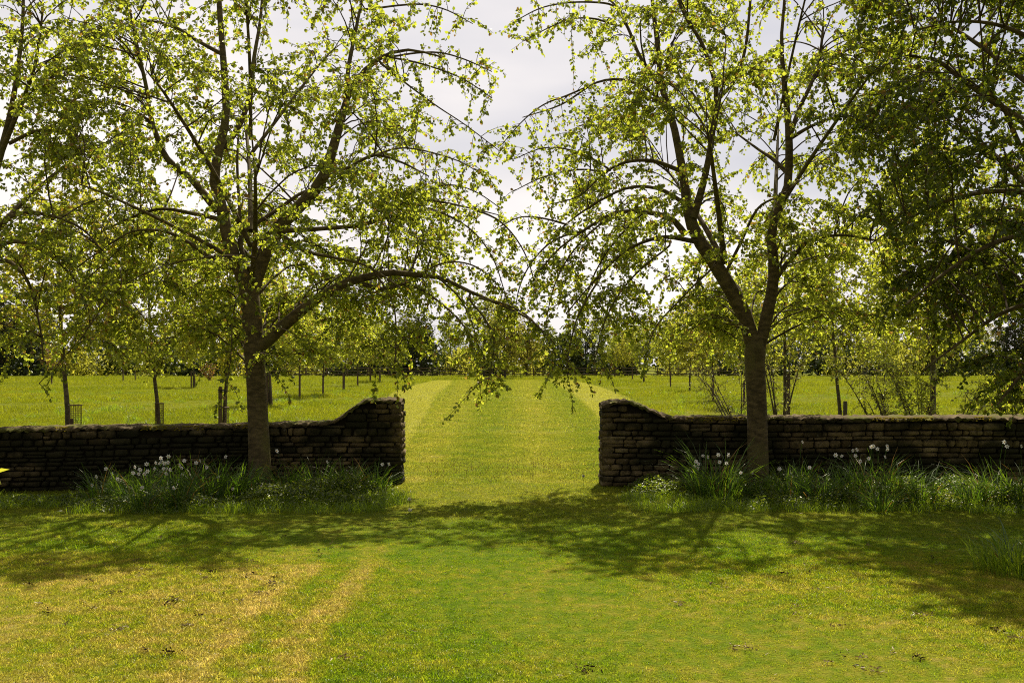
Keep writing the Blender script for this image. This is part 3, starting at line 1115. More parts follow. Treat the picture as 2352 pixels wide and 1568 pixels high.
env1 = Env(cx1, D1, [(1.75, 2.0, 2.0, .7, 1.2), (2.3, 2.9, 3.3, 1.2, 2.1), (3.0, 3.1, 3.2, 1.7, 2.5), (3.7, 3.0, 3.3, 2.3, 2.6), (4.3, 3.0, 2.6, 2.3, 2.6), (4.7, 3.0, 2.0, 2.2, 2.5), (5.1, 2.9, 2.8, 2.2, 2.4),
                     (5.6, 2.8, 2.8, 2.1, 2.3), (6.05, 2.7, 1.95, 2.0, 2.2), (6.4, 2.5, 2.4, 1.7, 1.9), (6.9, 1.6, 1.7, 1.2, 1.3), (7.4, .6, .6, .5, .5)], 21, .10)
str1 = [limb([(880, 150, 5), (950, 205, 4), (1015, 252, 3), (1080, 295, 2.5), (1145, 345, 2)], D1 - .3, -.2),
        limb([(860, 20, 5), (960, 10, 4), (1030, 25, 3), (1086, 55, 2)], D1 + .1, .1),
        limb([(900, 130, 5), (1000, 120, 4), (1090, 145, 3), (1130, 165, 2)], D1 - .1, .1),
        limb([(890, 130, 5), (980, 150, 4), (1070, 185, 3), (1130, 225, 2)], D1 - .3, .1),
        limb([(850, 360, 5), (930, 340, 4), (1040, 365, 3), (1108, 400, 2)], D1 - .4, .1),
        limb([(945, 470, 5), (1010, 425, 4), (1090, 440, 3), (1152, 480, 2)], D1, .2),
        limb([(1080, 690, 5), (1130, 760, 4), (1130, 830, 3), (1118, 890, 2)], D1 - .5, 0),
        limb([(1010, 640, 5), (1060, 690, 4), (1090, 760, 3), (1110, 850, 2)], D1 - .5, .2),
        limb([(850, 610, 5), (900, 690, 4), (910, 770, 3), (905, 850, 2)], D1 - .7, 0),
        limb([(1080, 478, 5), (1150, 510, 4), (1210, 590, 3), (1235, 700, 2)], D1 + .1, .3),
        limb([(940, 465, 5), (1060, 510, 4), (1130, 590, 3), (1165, 690, 2)], D1 - .1, -.3),
        limb([(960, 633, 5), (1040, 600, 4), (1120, 630, 3), (1190, 720, 2)], D1 - .4, .2),
        limb([(1100, 685, 5), (1190, 710, 4), (1250, 770, 3), (1290, 840, 2)], D1 - .6, .1),
        limb([(610, 560, 4), (540, 700, 3), (530, 830, 2.5), (520, 900, 2)], D1 - .8, -.2),
        limb([(480, 590, 4), (300, 640, 3), (200, 760, 2.5), (90, 880, 2)], D1 - .8, -.2)]
big_tree('large spring tree left of the gap, its lowest limb reaching right over the path', l1, env1, 290, 760, P(598, 838, D1) * np.array([1, 1, 0]), 31, strands=str1, sprays=1700, leafy_limbs=(3, 11, 15))

# --- the tree right of the gap
D2 = 13.1
R_trunk = limb([(1742, 1135, 60), (1741, 1095, 50), (1740, 1000, 46), (1737, 900, 45), (1734, 840, 46), (1734, 805, 48), (1733, 785, 42), (1732, 770, 24)], D2)
r1_ = [R_trunk,
       limb([(1733, 805, 36), (1724, 772, 34), (1713, 732, 36), (1692, 688, 35), (1640, 602, 32), (1600, 542, 30), (1580, 482, 25), (1572, 420, 20), (1560, 350, 18), (1545, 280, 16), (1521, 200, 14), (1510, 100, 11), (1500, 20, 9), (1490, -100, 5)], D2, .2),
       limb([(1742, 805, 30), (1751, 772, 27), (1760, 730, 29), (1769, 690, 27), (1775, 655, 26), (1778, 610, 24), (1771, 545, 22), (1781, 492, 20), (1805, 445, 19), (1812, 390, 18), (1812, 310, 17), (1808, 255, 14), (1800, 180, 12), (1795, 90, 8), (1802, 0, 6), (1805, -100, 4)], D2, -.2),
       limb([(1592, 500, 20), (1613, 430, 16), (1630, 350, 14), (1645, 232, 12), (1640, 180, 11), (1612, 100, 9), (1570, 30, 7), (1540, -60, 5)], D2, -.5),
       limb([(1640, 240, 9), (1690, 180, 8), (1712, 110, 7), (1722, 20, 6), (1730, -80, 4)], D2 - .3, -.4),
       limb([(1575, 540, 16), (1541, 502, 13), (1480, 487, 11), (1410, 490, 8), (1340, 530, 6), (1275, 580, 4), (1220, 650, 2)], D2 + .1, -.4),
       limb([(1575, 470, 11), (1520, 436, 8), (1450, 430, 7), (1380, 460, 5), (1300, 515, 4), (1240, 580, 2)], D2, .5),
       limb([(1562, 392, 11), (1500, 370, 9), (1440, 372, 7), (1390, 396, 5), (1330, 450, 3), (1260, 470, 2)], D2 + .1, -.5),
       limb([(1545, 270, 10), (1500, 215, 9), (1440, 185, 7), (1370, 190, 5), (1290, 240, 4), (1200, 270, 2)], D2, .3),
       limb([(1518, 200, 10), (1470, 130, 8), (1440, 60, 7), (1400, 0, 5), (1340, -10, 3)], D2, .4),
       limb([(1812, 320, 12), (1836, 250, 10), (1862, 195, 9), (1882, 135, 7), (1892, 50, 5)], D2 - .1, .5),
       limb([(1778, 645, 14), (1802, 612, 12), (1830, 580, 11), (1862, 552, 9), (1930, 540, 6), (2010, 552, 4)], D2, -.5),
       limb([(1812, 402, 11), (1778, 368, 9), (1740, 342, 6), (1690, 305, 4)], D2, .7),
       limb([(1812, 320, 10), (1870, 287, 7), (1940, 267, 5), (2010, 280, 3)], D2, -.6),
       limb([(1600, 555, 12), (1520, 545, 9), (1440, 575, 6), (1370, 640, 4), (1300, 720, 3)], D2, -.9),
       limb([(1660, 640, 8), (1700, 560, 7), (1740, 480, 6), (1790, 450, 4)], D2, -.6),
       ]
cx2 = P(1725, 0, D2)[0]
for (dx, dy, z0, z1, r) in ((-.6, -1.9, 3.0, 4.3, .04), (.9, -1.5, 3.6, 5.2, .03), (-.5, 1.9, 3.0, 4.6, .04), (.6, 2.0, 3.3, 5.3, .035), (-.9, 1.3, 4.6, 6.4, .02), (.2, -1.3, 4.6, 6.6, .02)):
    xb = cx2 + (-.35 if dx < 0 else .3)
    r1_.append(wlimb([(xb, D2, z0, r), (xb + dx * .4, D2 + dy * .4, z0 + (z1 - z0) * .45, r * .8), (xb + dx * .8, D2 + dy * .8, z0 + (z1 - z0) * .85, r * .5), (xb + dx, D2 + dy, z1, r * .2)]))
env2 = Env(cx2, D2, [(1.9, 1.6, 1.6, .6, 1.2), (2.4, 3.0, 2.3, .9, 2.0), (3.0, 3.3, 2.4, 1.1, 2.3), (3.5, 3.0, 2.4, 1.3, 2.4), (3.75, 2.5, 2.4, 1.5, 2.4), (3.95, 2.85, 2.4, 1.7, 2.4), (4.45, 2.85, 2.4, 2.1, 2.4), (4.9, 2.9, 2.3, 2.1, 2.3),
                     (5.25, 2.4, 2.3, 2.0, 2.2), (5.7, 2.0, 2.2, 2.0, 2.2), (6.1, 2.7, 2.1, 1.8, 2.0), (6.5, 2.1, 1.9, 1.5, 1.6), (7.0, 1.4, 1.3, 1.1, 1.2), (7.5, .5, .5, .5, .5)], 22, .10)
str2 = [limb([(1400, 10, 5), (1320, 5, 4), (1240, 20, 3), (1178, 52, 2)], D2, .1),
        limb([(1420, 60, 5), (1340, 40, 4), (1270, 60, 3), (1202, 95, 2)], D2 + .2, .1),
        limb([(1360, 195, 5), (1290, 225, 4), (1225, 255, 3), (1150, 335, 2)], D2, .1),
        limb([(1400, 390, 5), (1330, 350, 4), (1250, 340, 3), (1182, 365, 2)], D2 - .2, -.1),
        limb([(1390, 395, 5), (1320, 390, 4), (1240, 410, 3), (1178, 440, 2)], D2, .2),
        limb([(1300, 515, 5), (1240, 500, 4), (1190, 500, 3), (1150, 520, 2)], D2 + .2, .1),
        limb([(1380, 635, 5), (1330, 720, 4), (1310, 790, 3), (1300, 850, 2)], D2 - .7, 0),
        limb([(1540, 560, 5), (1440, 650, 4), (1380, 760, 3), (1365, 830, 2)], D2 - .5, -.2),
        limb([(1340, 530, 5), (1260, 560, 4), (1200, 640, 3), (1180, 740, 2)], D2 - .2, .2),
        limb([(1410, 490, 5), (1330, 560, 4), (1275, 650, 3), (1250, 770, 2)], D2 - .3, -.1),
        limb([(1480, 487, 5), (1400, 570, 4), (1350, 670, 3), (1330, 790, 2)], D2 + .2, .3),
        limb([(1640, 610, 5), (1560, 690, 4), (1500, 760, 3), (1480, 820, 2)], D2 - .5, -.3)]
big_tree('large spring tree right of the gap forking low into two stems', r1_, env2, 230, 560, P(1742, 838, D2) * np.array([1, 1, 0]), 32, strands=str2, sprays=1350, leafy_limbs=(5, 14))

# --- the tree at the left edge of the picture
D3 = 12.6
cx3 = P(-75, 0, D3)[0]
l3 = [wlimb([(cx3, D3, 0, .16), (cx3 + .02, D3, .8, .13), (cx3 + .05, D3, 1.9, .125), (cx3 + .1, D3, 2.7, .11), (cx3 + .25, D3, 3.6, .08)]),
      limb([(-40, 480, 22), (-10, 390, 18), (10, 320, 15), (28, 240, 12), (42, 150, 10), (52, 50, 8), (55, -60, 5)], D3, .1),
      limb([(-40, 480, 18), (0, 360, 13), (40, 260, 10), (75, 170, 8), (90, 90, 6), (100, 10, 4)], D3, -.5),
      limb([(-50, 560, 14), (20, 500, 10), (90, 490, 8), (180, 520, 5), (240, 580, 3)], D3, -.4),
      limb([(-50, 640, 14), (10, 560, 10), (90, 570, 8), (170, 640, 5), (200, 720, 3)], D3, .5),
      limb([(-60, 700, 14), (0, 600, 10), (60, 640, 8), (90, 740, 5), (100, 830, 3)], D3, -.7),
      limb([(20, 330, 9), (90, 300, 8), (170, 310, 6), (240, 350, 4)], D3, .3)]
for (dx, dy, z0, z1, r) in ((-1.4, -.8, 2.6, 4.3, .04), (-1.2, 1.2, 2.9, 4.6, .04), (.8, 1.5, 3.0, 4.6, .04), (.5, -1.7, 2.8, 4.3, .035), (-.6, .4, 4.0, 6.8, .03)):
    l3.append(wlimb([(cx3 + .1, D3, z0, r), (cx3 + dx * .4, D3 + dy * .4, z0 + (z1 - z0) * .45, r * .8), (cx3 + dx * .8, D3 + dy * .8, z0 + (z1 - z0) * .85, r * .5), (cx3 + dx, D3 + dy, z1, r * .2)]))
env3 = Env(cx3 + .15, D3, [(1.6, 1.4, 1.3, 1.0, 1.2), (2.2, 2.0, 1.9, 1.7, 1.8), (3.0, 2.2, 2.1, 2.0, 2.1), (4.5, 2.3, 2.2, 2.0, 2.2), (5.5, 2.2, 2.1, 1.9, 2.0), (6.5, 1.7, 1.7, 1.5, 1.6), (7.6, .6, .6, .6, .6)], 23)
big_tree('spring tree at the left edge whose trunk stands outside the view', l3, env3, 150, 420, (cx3, D3, 0), 33, sprays=850)

# --- the dark tree at the right edge, nearer and denser, its shade painted into the leaf colour
D4 = 10.9
cx4 = P(2490, 0, D4)[0]
l4 = [wlimb([(cx4, D4, 0, .19), (cx4 - .02, D4, 1.0, .16), (cx4 - .05, D4, 2.2, .14), (cx4 - .05, D4, 3.4, .12), (cx4 - .1, D4, 5.0, .08), (cx4, D4, 7.0, .03)]),
      limb([(2480, 400, 26), (2420, 330, 20), (2352, 280, 17), (2276, 230, 14), (2200, 175, 11), (2150, 138, 8), (2090, 130, 5)], D4, .2),
      limb([(2480, 500, 20), (2400, 450, 16), (2340, 330, 12), (2300, 240, 9), (2250, 200, 5)], D4, -.7),
      limb([(2480, 520, 18), (2380, 450, 14), (2280, 440, 11), (2180, 460, 8), (2090, 500, 5), (2000, 560, 3)], D4, .3),
      limb([(2480, 600, 18), (2380, 540, 14), (2280, 560, 11), (2180, 620, 8), (2080, 700, 5)], D4, -.6),
      limb([(2490, 700, 16), (2400, 690, 12), (2300, 720, 9), (2200, 790, 6), (2120, 850, 4)], D4, .2),
      limb([(2490, 200, 18), (2400, 110, 12), (2300, 60, 9), (2200, 50, 6), (2100, 70, 4)], D4, .3),
      limb([(2490, 760, 14), (2400, 800, 10), (2330, 880, 7), (2290, 930, 4)], D4, -.2)]
for (dx, dy, z0, z1, r) in ((1.4, -.8, 2.6, 4.3, .05), (1.2, 1.2, 2.9, 4.6, .05), (-.5, 2.2, 3.0, 4.8, .05), (-.4, -2.0, 2.8, 4.3, .05), (.4, -.8, 4.4, 6.8, .04), (-1.0, 1.6, 4.2, 6.0, .04)):
    l4.append(wlimb([(cx4 - .05, D4, z0, r), (cx4 + dx * .4, D4 + dy * .4, z0 + (z1 - z0) * .45, r * .8), (cx4 + dx * .8, D4 + dy * .8, z0 + (z1 - z0) * .85, r * .5), (cx4 + dx, D4 + dy, z1, r * .2)]))
env4 = Env(cx4, D4, [(1.15, .8, 1.0, .8, .9), (1.6, 1.4, 1.8, 1.4, 1.6), (2.2, 1.9, 2.1, 1.9, 2.1), (3.0, 2.4, 2.4, 2.3, 2.6), (4.5, 2.7, 2.5, 2.3, 2.7), (5.6, 2.8, 2.4, 2.2, 2.6), (6.6, 2.5, 2.0, 1.9, 2.0), (7.6, 1.4, 1.2, 1.2, 1.2)], 24)
big_tree('dense dark leafy tree overhanging the right edge of the lawn', l4, env4, 260, 1500, (cx4, D4, 0), 34, sprays=3000, leaf_mat=LEAF_SHADED)


# ------------------------------------------------------------------ young trees in the meadow
def young_proto(h, clear, rad, nb, nt, seed, leaf, gap, mat, name='young_tree', stemr=.045, bark=BARK_YOUNG, twr=.004):
    rng = np.random.default_rng(seed)
    lean = rng.normal(0, .05, 2)
    st = wlimb([(0, 0, 0, stemr * 1.25), (lean[0] * .3, lean[1] * .3, clear * .5, stemr), (lean[0], lean[1], clear, stemr * .85), (lean[0] * 1.5, lean[1] * 2, clear + (h - clear) * .5, stemr * .5), (lean[0], lean[1], h * .96, stemr * .12)], 16)
    limbs = [st]
    for i in range(nb):
        z0 = clear + (h - clear) * (.02 + .75 * i / nb)
        a = i * 2.4 + rng.uniform(-.4, .4)
        k = math.sin(math.pi * min(1, .25 + .8 * (z0 - clear) / (h - clear)))
        L = rad * (.5 + .6 * k) * rng.uniform(.75, 1.05)
        rise = L * rng.uniform(.55, 1.0)
        b = np.array([np.interp(z0, st[:, 2], st[:, 0]), np.interp(z0, st[:, 2], st[:, 1]), z0])
        dv = np.array([math.cos(a), math.sin(a), 0])
        limbs.append(wlimb([tuple(b) + (stemr * .34,), tuple(b + dv * L * .45 + np.array([0, 0, rise * .6])) + (stemr * .22,), tuple(b + dv * L * .85 + np.array([0, 0, rise * .95])) + (stemr * .12,), tuple(b + dv * L * 1.0 + np.array([0, 0, rise * .9])) + (stemr * .05,)], 16))
    env = Env(0, 0, [(clear - .15, rad * .35, rad * .35, rad * .35, rad * .35), (clear + (h - clear) * .2, rad * .85, rad * .85, rad * .85, rad * .85), (clear + (h - clear) * .45, rad, rad, rad, rad), (clear + (h - clear) * .75, rad * .7, rad * .7, rad * .7, rad * .7), (h, rad * .12, rad * .12, rad * .12, rad * .12)], seed + 1, .22)
    t, b, c, N = grow(limbs, env.sample(max(12, nb * 2), .4, .95), env.sample(nt, .15, 1.03), rng, K1=8, K2=4, tw_leaf_gap=gap, leaf=leaf, droop=.18, leaf_mat=mat, bark=bark, org=np.zeros(3), lim_sides=6, maxtw=rad * .6, tw_r=twr)
    root = bpy.data.objects.new(name, None)
    for nm, me in (('trunk', t), ('branches', b), ('crown', c)):
        o = bpy.data.objects.new(nm, me)
        o.parent = root
        if nm == 'branches':
            tag(o, kind='stuff')
    return root, N


def plant_tree(proto, px, Y, label, cat='tree', group=None, scale=1.0, zs=None, rz=None, x=None):
    loc = (P(px, 0, Y)[0], Y, 0)
    r = copy_tree(proto, loc, random.uniform(0, 6.28) if rz is None else rz, (scale, scale, zs if zs else scale))
    return tag(r, label, cat, group)


near_protos = [young_proto(5.4, 1.6, 1.45, 11, 760, 101 + i, (.066, .057), .030, LEAF_YOUNG)[0] for i in range(3)]
far_protos = [young_proto(5.8, 1.55, 1.55, 10, 700, 111 + i, (.105, .09), .042, LEAF_YOUNG, twr=.006)[0] for i in range(4)]
copper_proto = young_proto(3.6, 1.2, 1.0, 9, 220, 121, (.10, .07), .07, LEAF_COPPER)[0]
pink_proto = young_proto(5.0, 1.6, 1.5, 9, 260, 122, (.12, .10), .07, LEAF_PINK)[0]

# stake, guard
def stake_mesh(h, r):
    mb = MB()
    z = np.array([-.1, h * .5, h - .03, h])
    pts = np.stack([np.array([.002, .004, .006, .006]), np.zeros(4), z], axis=1)[None]
    mb.tubes(pts, np.array([[r, r * .97, r * .95, r * .72]]), 8)
    mb.add(np.stack([.006 + r * .72 * np.cos(np.arange(8) / 8 * 6.283), r * .72 * np.sin(np.arange(8) / 8 * 6.283), np.full(8, h)], axis=1), np.array([list(range(8))]))
    return mb.mesh('stake', WOOD)


STAKES = [stake_mesh(1.25, .05), stake_mesh(1.05, .045), stake_mesh(.8, .038)]


def stake(px, Y, label, hk=0, tie=True, hs=1.0, lean=0.0, dx=0.0):
    root = empty('tree_stake', (P(px, 0, Y)[0] + dx, Y - .08, 0), label, 'stake', 'stakes beside the young trees')
    o = link('post', STAKES[hk], root)
    root.scale = (1, 1, hs)
    root.rotation_euler = (0, lean, 0)
    if tie:
        h = (1.25, 1.05, .8)[hk]
        mb = MB()
        for zz in (h - .10, h - .07):
            a = np.linspace(0, 2 * np.pi, 13)
            pts = np.stack([.03 + .085 * np.cos(a), .04 + .085 * np.sin(a), np.full(13, zz)], axis=1)[None]
            mb.tubes(pts, np.full((1, 13), .011), 4)
        link('tie', mb.mesh('tie', TIE), root)
    return root


def guard(px, Y, r, h, label, z0=0):
    root = empty('mesh_guard', (P(px, 0, Y)[0], Y, 0), label, 'tree guard', 'wire mesh tree guards')
    mb = MB()
    nv = 22
    for i in range(nv):
        a = i / nv * 2 * math.pi
        mb.tubes(np.array([[(r * math.cos(a), r * math.sin(a), 0), (r * math.cos(a), r * math.sin(a), h * .5), (r * math.cos(a), r * math.sin(a), h)]]), np.full((1, 3), .0028), 3)
    a = np.linspace(0, 2 * np.pi, 17)
    for z in np.arange(.03, h - .02, .035):
        mb.tubes(np.stack([r * np.cos(a), r * np.sin(a), np.full(17, z)], axis=1)[None], np.full((1, 17), .0025), 3)
    link('wire_mesh', mb.mesh('wire_mesh', RUST), root)
    mb = MB()
    mb.tubes(np.stack([r * 1.03 * np.cos(a), r * 1.03 * np.sin(a), np.full(17, h)], axis=1)[None], np.full((1, 17), .012), 5)
    link('rim', mb.mesh('rim', RUST), root)
    return root


def gd(py):
    return EYE * F / (py - HZ)


ROWG = 'young trees planted across the meadow'
plant_tree(near_protos[0], 158, 19.5, 'young tree behind the left wall with stout dark stem beside a wire guard', group=ROWG, scale=1.06)
plant_tree(near_protos[1], 366, 20.5, 'slim young tree behind the left wall with a wire sleeve round its foot', group=ROWG, scale=1.0)
plant_tree(near_protos[2], 515, 22.0, 'pale stemmed young tree behind the left wall with a short tied stake', group=ROWG, scale=1.0)
guard(173, 19.1, .115, .88, 'wire mesh guard right beside the stout dark stem behind the left wall')
guard(366, 20.5, .085, .86, 'wire mesh sleeve round the slim young tree behind the left wall')
guard(516, 22.0, .085, .72, 'wire mesh sleeve round the pale stemmed young tree behind the left wall')
stake(168, 19.2, 'short wooden stake inside the wire guard behind the left wall', 2, False, .78)
stake(508, 22.0, 'wooden stake tied to the pale stemmed young tree behind the left wall', 1, True, 1.12)

ord_l = ['nearest', 'second', 'third', 'fourth', 'fifth', 'sixth', 'seventh', 'farthest']
rowl = [(688, 915), (742, 910), (790, 897), (822, 886), (850, 877), (873, 878.5), (898, 867), (912, 866.5)]
plant_tree(far_protos[0], 619, gd(936), 'young tree half hidden by the big left trunk, standing by paired stakes', group=ROWG)
stake(614, gd(936), 'left one of two stakes just right of the big left trunk', 0, False, 1.0, .0)
stake(622, gd(936), 'leaning right one of two stakes just right of the big left trunk', 0, False, 1.0, -.06, .05)
for i, (px, py) in enumerate(rowl):
    plant_tree(far_protos[i % 4], px, gd(py), ord_l[i] + ' young tree in the row left of the mown avenue', group=ROWG, scale=random.uniform(.95, 1.12))
    stake(px, gd(py), 'brown stake at the foot of the ' + ord_l[i] + ' tree left of the avenue', i % 2, i < 4, random.uniform(.95, 1.1), dx=random.uniform(-.06, .08))
ord_r = ['nearest', 'second', 'third', 'fourth', 'fifth', 'sixth', 'seventh', 'farthest']
rowr = [(1709, 938), (1638, 923), (1584, 900), (1540, 890), (1478, 879), (1452, 874), (1429, 866.5), (1412, 866)]
for i, (px, py) in enumerate(rowr):
    plant_tree(far_protos[(i + 2) % 4], px, gd(py), ord_r[i] + ' young tree in the row right of the mown avenue', group=ROWG, scale=random.uniform(.92, 1.1))
    stake(px, gd(py), 'brown stake at the foot of the ' + ord_r[i] + ' tree right of the avenue', (i + 1) % 2, i < 4, random.uniform(.95, 1.1), dx=random.uniform(-.06, .08))
plant_tree(near_protos[1], 1804, 24.0, 'young tree behind the right wall just right of the big forked trunk', group=ROWG, scale=1.0)
stake(1808, 23.8, 'tall stake behind the right wall, right of the big forked trunk', 0, True, 1.15)
plant_tree(near_protos[0], 1932, 21.0, 'slim straight young tree behind the middle of the right wall', group=ROWG, scale=.95)
stake(1938, 21.0, 'short stake at the foot of the slim straight tree behind the right wall', 1, False, .85)
plant_tree(near_protos[2], 2143, 18.2, 'young tree with thick dark stem behind the right wall near the dark overhanging tree', group=ROWG, scale=1.15)
stake(2129, 18.0, 'stake left of the thick dark stem behind the right wall', 2, False, 1.05)
plant_tree(far_protos[1], 2032, gd(878), 'small far tree in the meadow seen over the right wall, left of the dark stem', group=ROWG)
plant_tree(far_protos[2], 1990, gd(873), 'farthest small tree seen over the right wall beyond the leaning shrub', group=ROWG)
plant_tree(copper_proto, 119, gd(883), 'small copper leaved tree far out in the left meadow', group=ROWG)
stake(119, gd(883), 'brown stake under the small copper leaved tree', 0, False, 1.2)
plant_tree(far_protos[3], 283, gd(877), 'far young tree in the left meadow, left one of a close pair', group=ROWG)
stake(283, gd(877), 'brown stake of the left tree in the far pair in the meadow', 0, False, 1.1)
plant_tree(far_protos[0], 311, gd(875), 'far young tree in the left meadow, right one of a close pair', group=ROWG)
stake(311, gd(875), 'brown stake of the right tree in the far pair in the meadow', 1, False, 1.1)
plant_tree(far_protos[2], 444, gd(891), 'young tree with two stakes midway across the left meadow', group=ROWG)
stake(440, gd(891), 'left stake of the two stake tree midway across the left meadow', 0, False, 1.0)
stake(448, gd(891), 'right stake of the two stake tree midway across the left meadow', 0, False, .95)
plant_tree(pink_proto, 560, gd(872), 'pink blossoming tree far behind the big left trunk', group=None)


# ------------------------------------------------------------------ shrubs
def shrub(name, base, stems, spread, h, nt, leaf, gap, mat, label, cat, seed, bias=(0, 0), stemr=.018, flat=1.0, maxtw=.7):
    rng = np.random.default_rng(seed)
    org = np.array(base, dtype=float)
    limbs = []
    for i in range(stems):
        a = rng.uniform(0, 6.28)
        L = spread * rng.uniform(.5, 1.0)
        dv = np.array([math.cos(a) * L + bias[0], math.sin(a) * L * flat + bias[1], 0])
        hh = h * rng.uniform(.65, 1.0)
        s0 = org + np.array([rng.uniform(-.08, .08), rng.uniform(-.08, .08), -.02])
        limbs.append(wlimb([tuple(s0) + (stemr,), tuple(s0 + dv * .3 + np.array([0, 0, hh * .45])) + (stemr * .8,), tuple(s0 + dv * .7 + np.array([0, 0, hh * .85])) + (stemr * .45,), tuple(s0 + dv + np.array([0, 0, hh])) + (stemr * .15,)], 14))
    e1, e2 = [], []
    for ln in limbs:
        k = rng.integers(4, 14, 5)
        q = ln[k, :3] + rng.normal(0, .22 * spread, (5, 3)) + np.array([0, 0, .12])
        e1.append(q)
        k = rng.integers(3, 14, max(4, nt // stems))
        e2.append(ln[k, :3] + rng.normal(0, .20 * spread, (len(k), 3)) + np.array([0, 0, .05]))
    e1, e2 = np.concatenate(e1), np.concatenate(e2)
    e1[:, 2] = np.maximum(e1[:, 2], .15)
    e2[:, 2] = np.maximum(e2[:, 2], .08)
    t, b, c, N = grow(limbs, e1, e2, rng, K1=7, K2=4, tw_leaf_gap=gap, leaf=leaf, droop=.1, leaf_mat=mat, bark=BARK_YOUNG, org=org, lim_sides=6, maxtw=maxtw, tw_r=.0028)
    root = empty(name, base, label, cat)
    link('stems', t, root)
    tag(link('twigs', b, root), kind='stuff')
    link('foliage', c, root)
    return root


def gp(px, Y):
    return (P(px, 0, Y)[0], Y, 0)


shrub('shrub', gp(1790, 17.5), 6, .62, 2.3, 300, (.04, .024), .07, LEAF_SHRUB, 'open many stemmed shrub with thin leaves just right of the forked trunk', 'shrub', 201, stemr=.019)
shrub('shrub', gp(1700, 19.0), 6, .75, 1.7, 340, (.04, .020), .055, LEAF_SHRUB, 'wispy pale shrub showing left of the forked trunk above the right wall', 'shrub', 202, bias=(-.35, 0), stemr=.014)
shrub('shrub', gp(2050, 16.4), 6, .55, 1.75, 460, (.042, .022), .05, LEAF_SHRUB, 'shrub leaning left over the right wall with small pale leaves', 'shrub', 203, bias=(-.65, .1), stemr=.014)
shrub('shrub', gp(2112, 17.0), 7, .75, 1.9, 640, (.05, .034), .045, LEAF_YOUNG, 'upright leafy shrub left of the thick dark stem behind the right wall', 'shrub', 204, stemr=.013)
shrub('shrub', gp(2190, 16.8), 4, .6, 1.5, 260, (.05, .03), .06, LEAF_SHRUB, 'low shrub right of the thick dark stem behind the right wall', 'shrub', 205, bias=(.2, 0), stemr=.012)
shrub('shrub', gp(2380, 15.2), 9, .85, 1.5, 620, (.07, .05), .045, LEAF, 'broad bright leaved bush at the right end of the wall', 'bush', 206, bias=(-.25, 0), stemr=.02)
shrub('shrub', gp(482, gd(876)), 8, .9, 1.7, 240, (.12, .06), .07, LEAF_COPPER, 'orange stemmed bush midway across the left meadow', 'bush', 207, stemr=.03)
# a few big soft leaves reaching in at the left edge, close to the camera
sp = P(-185, 838, 5.6)
shrub('shrub', (sp[0], 5.6, 0), 5, .26, 1.25, 60, (.085, .05), .05, LEAF_YOUNG, 'bush whose few bright leaves poke in at the left edge before the wall', 'bush', 208, stemr=.012, maxtw=.3)


# ------------------------------------------------------------------ the wood beyond the meadow
wood_protos = [young_proto(12.5, 1.4, 3.1, 13, 720, 301 + i, (.30, .24), .20, LEAF_WOOD, stemr=.17, bark=BARK_FAR, twr=.02)[0] for i in range(4)]
for r_ in wood_protos:
    r_.name = 'woodland_tree'
dark_proto = young_proto(10.0, .8, 2.6, 12, 640, 311, (.34, .24), .26, LEAF_DARK, name='evergreen_tree', stemr=.2, bark=BARK_FAR, twr=.02)[0]
bare_proto = young_proto(10.5, 2.2, 2.6, 16, 520, 312, (.10, .06), 1.2, LEAF_WOOD, name='bare_tree', stemr=.14, bark=BARK_FAR, twr=.014)[0]
WG = 'leafy trees of the wood beyond the meadow'
for i, px in enumerate(list(range(-60, 2460, 62))):
    Y = 150 + random.uniform(-4, 26)
    s = random.uniform(.68, 1.12)
    if 960 < px < 1010 or 1460 < px < 1530:
        continue
    plant_tree(wood_protos[i % 4], px + random.uniform(-25, 25), Y, 'pale leafy tree in the wood along the far edge of the meadow', group=WG, scale=s)
plant_tree(wood_protos[1], 1112, 138, 'tall pale leafed tree at the far end of the avenue, left one of two', scale=1.0)
plant_tree(wood_protos[3], 1160, gd(870), 'tall pale leafed tree closing the far end of the avenue on its centre line', scale=.86)
plant_tree(wood_protos[0], 1209, gd(866), 'smaller pale tree at the far end of the avenue, right of the tall centre one', scale=.72)
EG = 'dark evergreens in the far wood'
for px, Y, s, lb in ((968, 147, 1.0, 'dark ivy clad tree in the far wood left of the avenue end'), (10, 150, 1.45, 'tall dark conifer at the left edge of the far wood'),
                     (75, 150, .72, 'low dark evergreen behind the small copper leaved tree'), (630, 160, 1.15, 'dark evergreen in the far wood behind the big left trunk'),
                     (1345, 152, .8, 'dark evergreen in the far wood right of the avenue end'), (1440, 150, .8, 'dark evergreen behind the far end of the right hand row'), (2330, 150, 1.3, 'dark evergreen at the right end of the far wood'), (1880, 155, .7, 'dark evergreen in the far wood seen right of the forked trunk')):
    plant_tree(dark_proto, px, Y, lb, group=EG, scale=s)
plant_tree(bare_proto, 265, 148, 'bare brown willow in the far wood left of the slim young tree', scale=.82)
plant_tree(bare_proto, 930, 150, 'bare twiggy tree in the far wood left of the ivy clad one', scale=1.0)
plant_tree(bare_proto, 650, 150, 'bare twiggy tree in the far wood behind the low right limb', scale=1.15)
